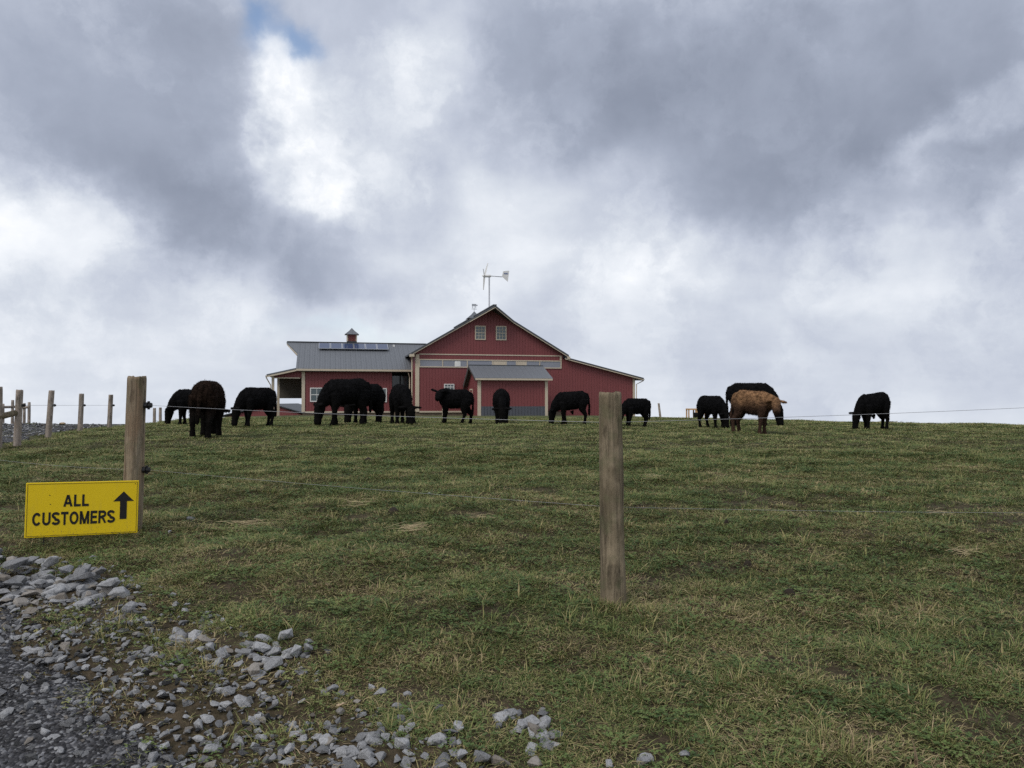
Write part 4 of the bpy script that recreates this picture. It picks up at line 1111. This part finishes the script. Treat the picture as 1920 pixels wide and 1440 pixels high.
# grass tufts
def tuft_mesh(seed, blades, spread, length, width, flop, lift=(.35, 1.25), tones=None):
    r_ = random.Random(seed); vs = []; fs = []; tone = []
    for _ in range(blades):
        a = r_.uniform(0, 6.283); rr = spread * math.sqrt(r_.random())
        b0 = Vector((math.cos(a) * rr, math.sin(a) * rr, -.004))
        d = a + r_.gauss(0, .9); dv = Vector((math.cos(d), math.sin(d), 0)); side = Vector((-dv.y, dv.x, 0))
        L_ = length * r_.uniform(.45, 1.25); wd = width * r_.uniform(.6, 1.3) / 2; fl = flop * r_.uniform(.4, 1.35)
        tn = min(1, max(0, r_.gauss(.36, .24)))
        if tones: tn = r_.uniform(*tones)
        elif r_.random() < .16: tn = r_.uniform(.7, 1.0)
        k = len(vs); ang = r_.uniform(*lift); p = b0.copy(); segs = 3
        tw = r_.uniform(-.5, .5)
        for i in range(segs + 1):
            ww = wd * (1 - (i / segs) ** 1.6)
            sd2 = (side * math.cos(tw * i) + Vector((0, 0, 1)) * math.sin(tw * i) * .5)
            if i < segs: vs += [p - sd2 * ww, p + sd2 * ww]; tone += [tn * .85 if i == 0 else tn] * 2
            else: vs.append(p.copy()); tone.append(min(1, tn + .08))
            p = p + (dv * math.cos(ang) + Vector((0, 0, 1)) * math.sin(ang)) * (L_ / segs)
            ang -= fl * .5
            if p.z < .004: p.z = .004 + r_.random() * .006
        for i in range(segs - 1): fs.append((k + 2 * i, k + 2 * i + 1, k + 2 * i + 3, k + 2 * i + 2))
        fs.append((k + 2 * segs - 2, k + 2 * segs - 1, k + 2 * segs))
    me = bpy.data.meshes.new('tuft'); me.from_pydata([tuple(v) for v in vs], [], fs); me.update()
    at_ = me.attributes.new('tone', 'FLOAT', 'POINT'); at_.data.foreach_set('value', np.array(tone, np.float32))
    return me
def clover_mesh(seed):
    r_ = random.Random(seed); vs = []; fs = []; tone = []
    for _ in range(13):
        a = r_.uniform(0, 6.283); rr = .07 * math.sqrt(r_.random()); c = Vector((math.cos(a) * rr, math.sin(a) * rr, r_.uniform(.012, .03)))
        d0_ = r_.uniform(0, 6.28)
        for t in range(3):
            d = d0_ + t * 2.1; u = Vector((math.cos(d), math.sin(d), r_.uniform(-.2, .35))); v = Vector((-math.sin(d), math.cos(d), r_.uniform(-.2, .2))); L_ = r_.uniform(.009, .016)
            k = len(vs); vs += [c, c + u * L_ * .6 - v * L_ * .45, c + u * L_ * 1.1, c + u * L_ * .6 + v * L_ * .45]; fs.append((k, k + 1, k + 2, k + 3)); tone += [r_.uniform(.0, .22)] * 4
    me = bpy.data.meshes.new('tuft'); me.from_pydata([tuple(v) for v in vs], [], fs); me.update()
    at_ = me.attributes.new('tone', 'FLOAT', 'POINT'); at_.data.foreach_set('value', np.array(tone, np.float32))
    return me
tufts = ([tuft_mesh(500 + i, 34, .085, .050, .0036, 1.0, (.15, .95)) for i in range(7)] + [tuft_mesh(520 + i, 24, .045, .095, .0040, .85, (.5, 1.3)) for i in range(5)]
         + [tuft_mesh(540 + i, 40, .12, .050, .0056, 1.0, (.15, .95)) for i in range(6)] + [clover_mesh(560 + i) for i in range(4)]
         + [tuft_mesh(580 + i, 30, .10, .055, .0042, .35, (.0, .32), (.62, 1.0)) for i in range(4)] + [tuft_mesh(590 + i, 34, .13, .055, .0060, .4, (.0, .32), (.5, 1.0)) for i in range(4)])
tuft_c = variants('tuft', tufts, M['grass'])

def fbm2(x, y, seed, l0, l1, n=14):
    r_ = np.random.default_rng(seed); k = r_.normal(0, 1, (n, 2)); k /= np.linalg.norm(k, axis=1)[:, None]
    wl = np.geomspace(l0, l1, n); ph = r_.uniform(0, 6.28, n)
    wx = x + .35 * np.sin(y * 1.3 + seed) ; wy = y + .35 * np.sin(x * 1.7 + seed)
    v = sum(np.sin(6.283 / l * (q[0] * wx + q[1] * wy) + p) for l, q, p in zip(wl, k, ph))
    return v / math.sqrt(n / 2)
def sow(n, d0, d1, width_a, width_b):
    d = d0 + (d1 - d0) * rng.random(n)
    x = (rng.random(n) * 2 - 1) * (width_a * d + width_b)
    return x, d
x1, y1 = sow(62000, 1.7, 12, .74, 1.0)
x2, y2 = sow(50000, 9.5, 34, .74, 1.5)
xs = np.concatenate([x1, x2]); ys = np.concatenate([y1, y2]); farset = np.concatenate([np.zeros(len(x1), bool), np.ones(len(x2), bool)])
edge = xs - road_x(ys)                       # metres right of the drive
patch = fbm2(xs, ys, 5, .4, 2.6); fine = fbm2(xs, ys, 9, .18, .7); bare = fbm2(xs, ys, 21, .5, 2.2)
near_edge = np.clip(1 - edge / 1.25, 0, 1) * (ys < 6.5)
prob = np.clip((edge + .25) / .8, 0, 1) ** 1.1 * np.where((ys < 6.5) & (edge < .9), np.clip(.75 + .55 * bare, .15, 1), 1)
prob = np.where(ys > 6.5, np.clip((edge - .1) / .3, 0, 1), prob)
prob *= np.where((bare > 1.25) & (ys < 8), .25, 1.0)
prob *= np.where(ys < 6.5, 1 - .35 * np.clip(1 - np.abs(edge - .05) / .8, 0, 1), 1)
keep = rng.random(len(xs)) < prob
for (sx2, sy2, ss2) in placed:
    keep &= ((xs - sx2) ** 2 + (ys - sy2) ** 2) > (ss2 * .42) ** 2
xs, ys, farset, edge, patch, fine, near_edge = (q[keep] for q in (xs, ys, farset, edge, patch, fine, near_edge))
n = len(xs)
dry = .10 + .11 * np.clip(patch + .5 * fine, -1.2, 2) + .34 * near_edge + .15 * rng.normal(0, 1, n)
dry += .09 * np.clip((7.5 - ys) / 4, 0, 1)
tall = (rng.random(n) < np.where(ys < 4.2, .07, .025)) & ~farset
thatch = rng.random(n) < np.where(farset, .05, .13) * np.clip(1 + .8 * patch, .15, 2.2)
idx = np.where(farset, np.where(thatch, rng.integers(26, 30, n), rng.integers(12, 18, n)), np.where(thatch, rng.integers(22, 26, n), np.where(tall, rng.integers(7, 12, n), np.where(rng.random(n) < .13, rng.integers(18, 22, n), rng.integers(0, 7, n)))))
sc = np.where(farset, np.interp(ys, [9, 16, 30], [.95, 1.35, 1.9]), np.interp(ys, [2, 5, 12], [.85, .95, 1.2])) * rng.uniform(.7, 1.3, n)
hs_ = sc * np.where(farset, .72, 1.0) * (1 + .18 * np.clip(fine, -1.5, 1.5))
P = np.stack([xs, ys, g(xs, ys)], 1)
rot = np.stack([rng.uniform(-.15, .15, n), rng.uniform(-.15, .15, n), rng.uniform(0, 6.28, n)], 1)
# ranker growth where the mower and the cattle cannot reach: round the near posts and under the sign
ex_, ey_ = [], []
for q, k in ((pr_p, 34), (pl_p, 30)):
    a_ = rng.uniform(0, 6.28, k); r2 = rng.uniform(.07, .15, k); ex_.append(q.x + r2 * np.cos(a_)); ey_.append(q.y + r2 * np.sin(a_))
t_ = rng.uniform(-.55, .55, 70) * W; o_ = rng.uniform(-.05, .07, 70)
ex_.append(cen.x + xv.x * t_ + nv.x * o_); ey_.append(cen.y + xv.y * t_ + nv.y * o_)
ex_, ey_ = np.concatenate(ex_), np.concatenate(ey_); k = len(ex_)
P = np.concatenate([P, np.stack([ex_, ey_, g(ex_, ey_)], 1)]); rot = np.concatenate([rot, np.stack([rng.uniform(-.2, .2, k), rng.uniform(-.2, .2, k), rng.uniform(0, 6.28, k)], 1)])
se = rng.uniform(.55, .95, k); sc = np.concatenate([sc, se]); hs_ = np.concatenate([hs_, se]); idx = np.concatenate([idx, rng.integers(7, 12, k)]); dry = np.concatenate([dry, rng.uniform(.1, .5, k)])
tag(scatter('grass', P, rot, np.stack([sc, sc, hs_], 1), idx, tuft_c, {'dry': np.clip(dry, -.2, 1.0)}), 'short patchy winter grass of the pasture', 'grass', kind='stuff')

# straw wisps dropped on the pasture
def straw_wisp(label, px, py, wpx, nst, flatness=1.0):
    p = gp(px, py); s_ = wpx / F * p.y; m = MB()
    for _ in range(nst):
        a = random.gauss(0, .5) + random.choice((0, math.pi)); L_ = s_ * random.uniform(.35, .7)
        c = Vector((random.gauss(0, .26) * s_, random.gauss(0, .24) * s_, 0))
        c.z = gz(p.x + c.x, p.y + c.y) - p.z + random.uniform(.018, .045)
        d = Vector((math.cos(a), math.sin(a), random.uniform(-.08, .14) * flatness))
        m.tube([c - d * L_ * .5, c + Vector((0, 0, random.uniform(0, .012))), c + d * L_ * .5], [.0013, .0016, .0010], 4)
    o = m.build('straw_wisp', M['straw'], None); o.location = p
    tag(o, label, 'straw', 'straw wisps on the pasture')
straw_wisp('largest loose straw bunch lying in the middle of the pasture', 770, 996, 66, 30, 1.6)
straw_wisp('long thin straw wisp between the brown post and the largest bunch', 458, 989, 76, 22)
straw_wisp('flat straw wisp on the grass uphill of the largest bunch', 662, 949, 48, 16)
straw_wisp('thin straw streak between the largest bunch and the lone post', 905, 974, 46, 9)
straw_wisp('small straw streak uphill beside the lone post', 1222, 899, 40, 9)
straw_wisp('straw scrap lying just under the low wire', 1756, 968, 40, 9)
straw_wisp('pale straw tuft in a dry patch below the low wire', 1800, 1042, 44, 16, 2.5)

# dark dung pats and clods in the turf
M['dung'] = plain('dung', (0.028, 0.021, 0.014), 0.95, 0.5, 30)
for px, py, wpx, lab in ((690, 864, 17, 'dark dung pat high on the pasture before the herd'), (737, 962, 24, 'broken dark dung pat just uphill of the largest straw bunch'),
                         (1402, 1064, 20, 'dark clod in the grass beside the lone post'), (1362, 984, 11, 'small dark clod just under the low wire'), (1480, 1118, 26, 'dark crumbled dung pat lying in bare soil')):
    p = gp(px, py); r0 = wpx / F * p.y / 2; m = MB(); vs = []; fs = []; sg, rn = 18, 4
    for i in range(rn + 1):
        f = 1 - i / rn
        for j in range(sg):
            a = 6.283 * j / sg; q = Vector((math.cos(a), math.sin(a), 0)) * r0 * f * (1 + .25 * mnoise.noise(Vector((math.cos(a) * 2 + px, math.sin(a) * 2, f))))
            vs.append((q.x, q.y, gz(p.x + q.x, p.y + q.y) - p.z - .01 + .055 * (1 - f ** 2) ** .7 + .012 * mnoise.noise(Vector((q.x * 25, q.y * 25, px)))))
    for i in range(rn):
        for j in range(sg): fs.append((i * sg + j, i * sg + (j + 1) % sg, (i + 1) * sg + (j + 1) % sg, (i + 1) * sg + j))
    m.add(vs, fs); o = m.build('dung_pat', M['dung'], None, True); o.location = p
    tag(o, lab, 'dung', 'dung pats and clods on the pasture')
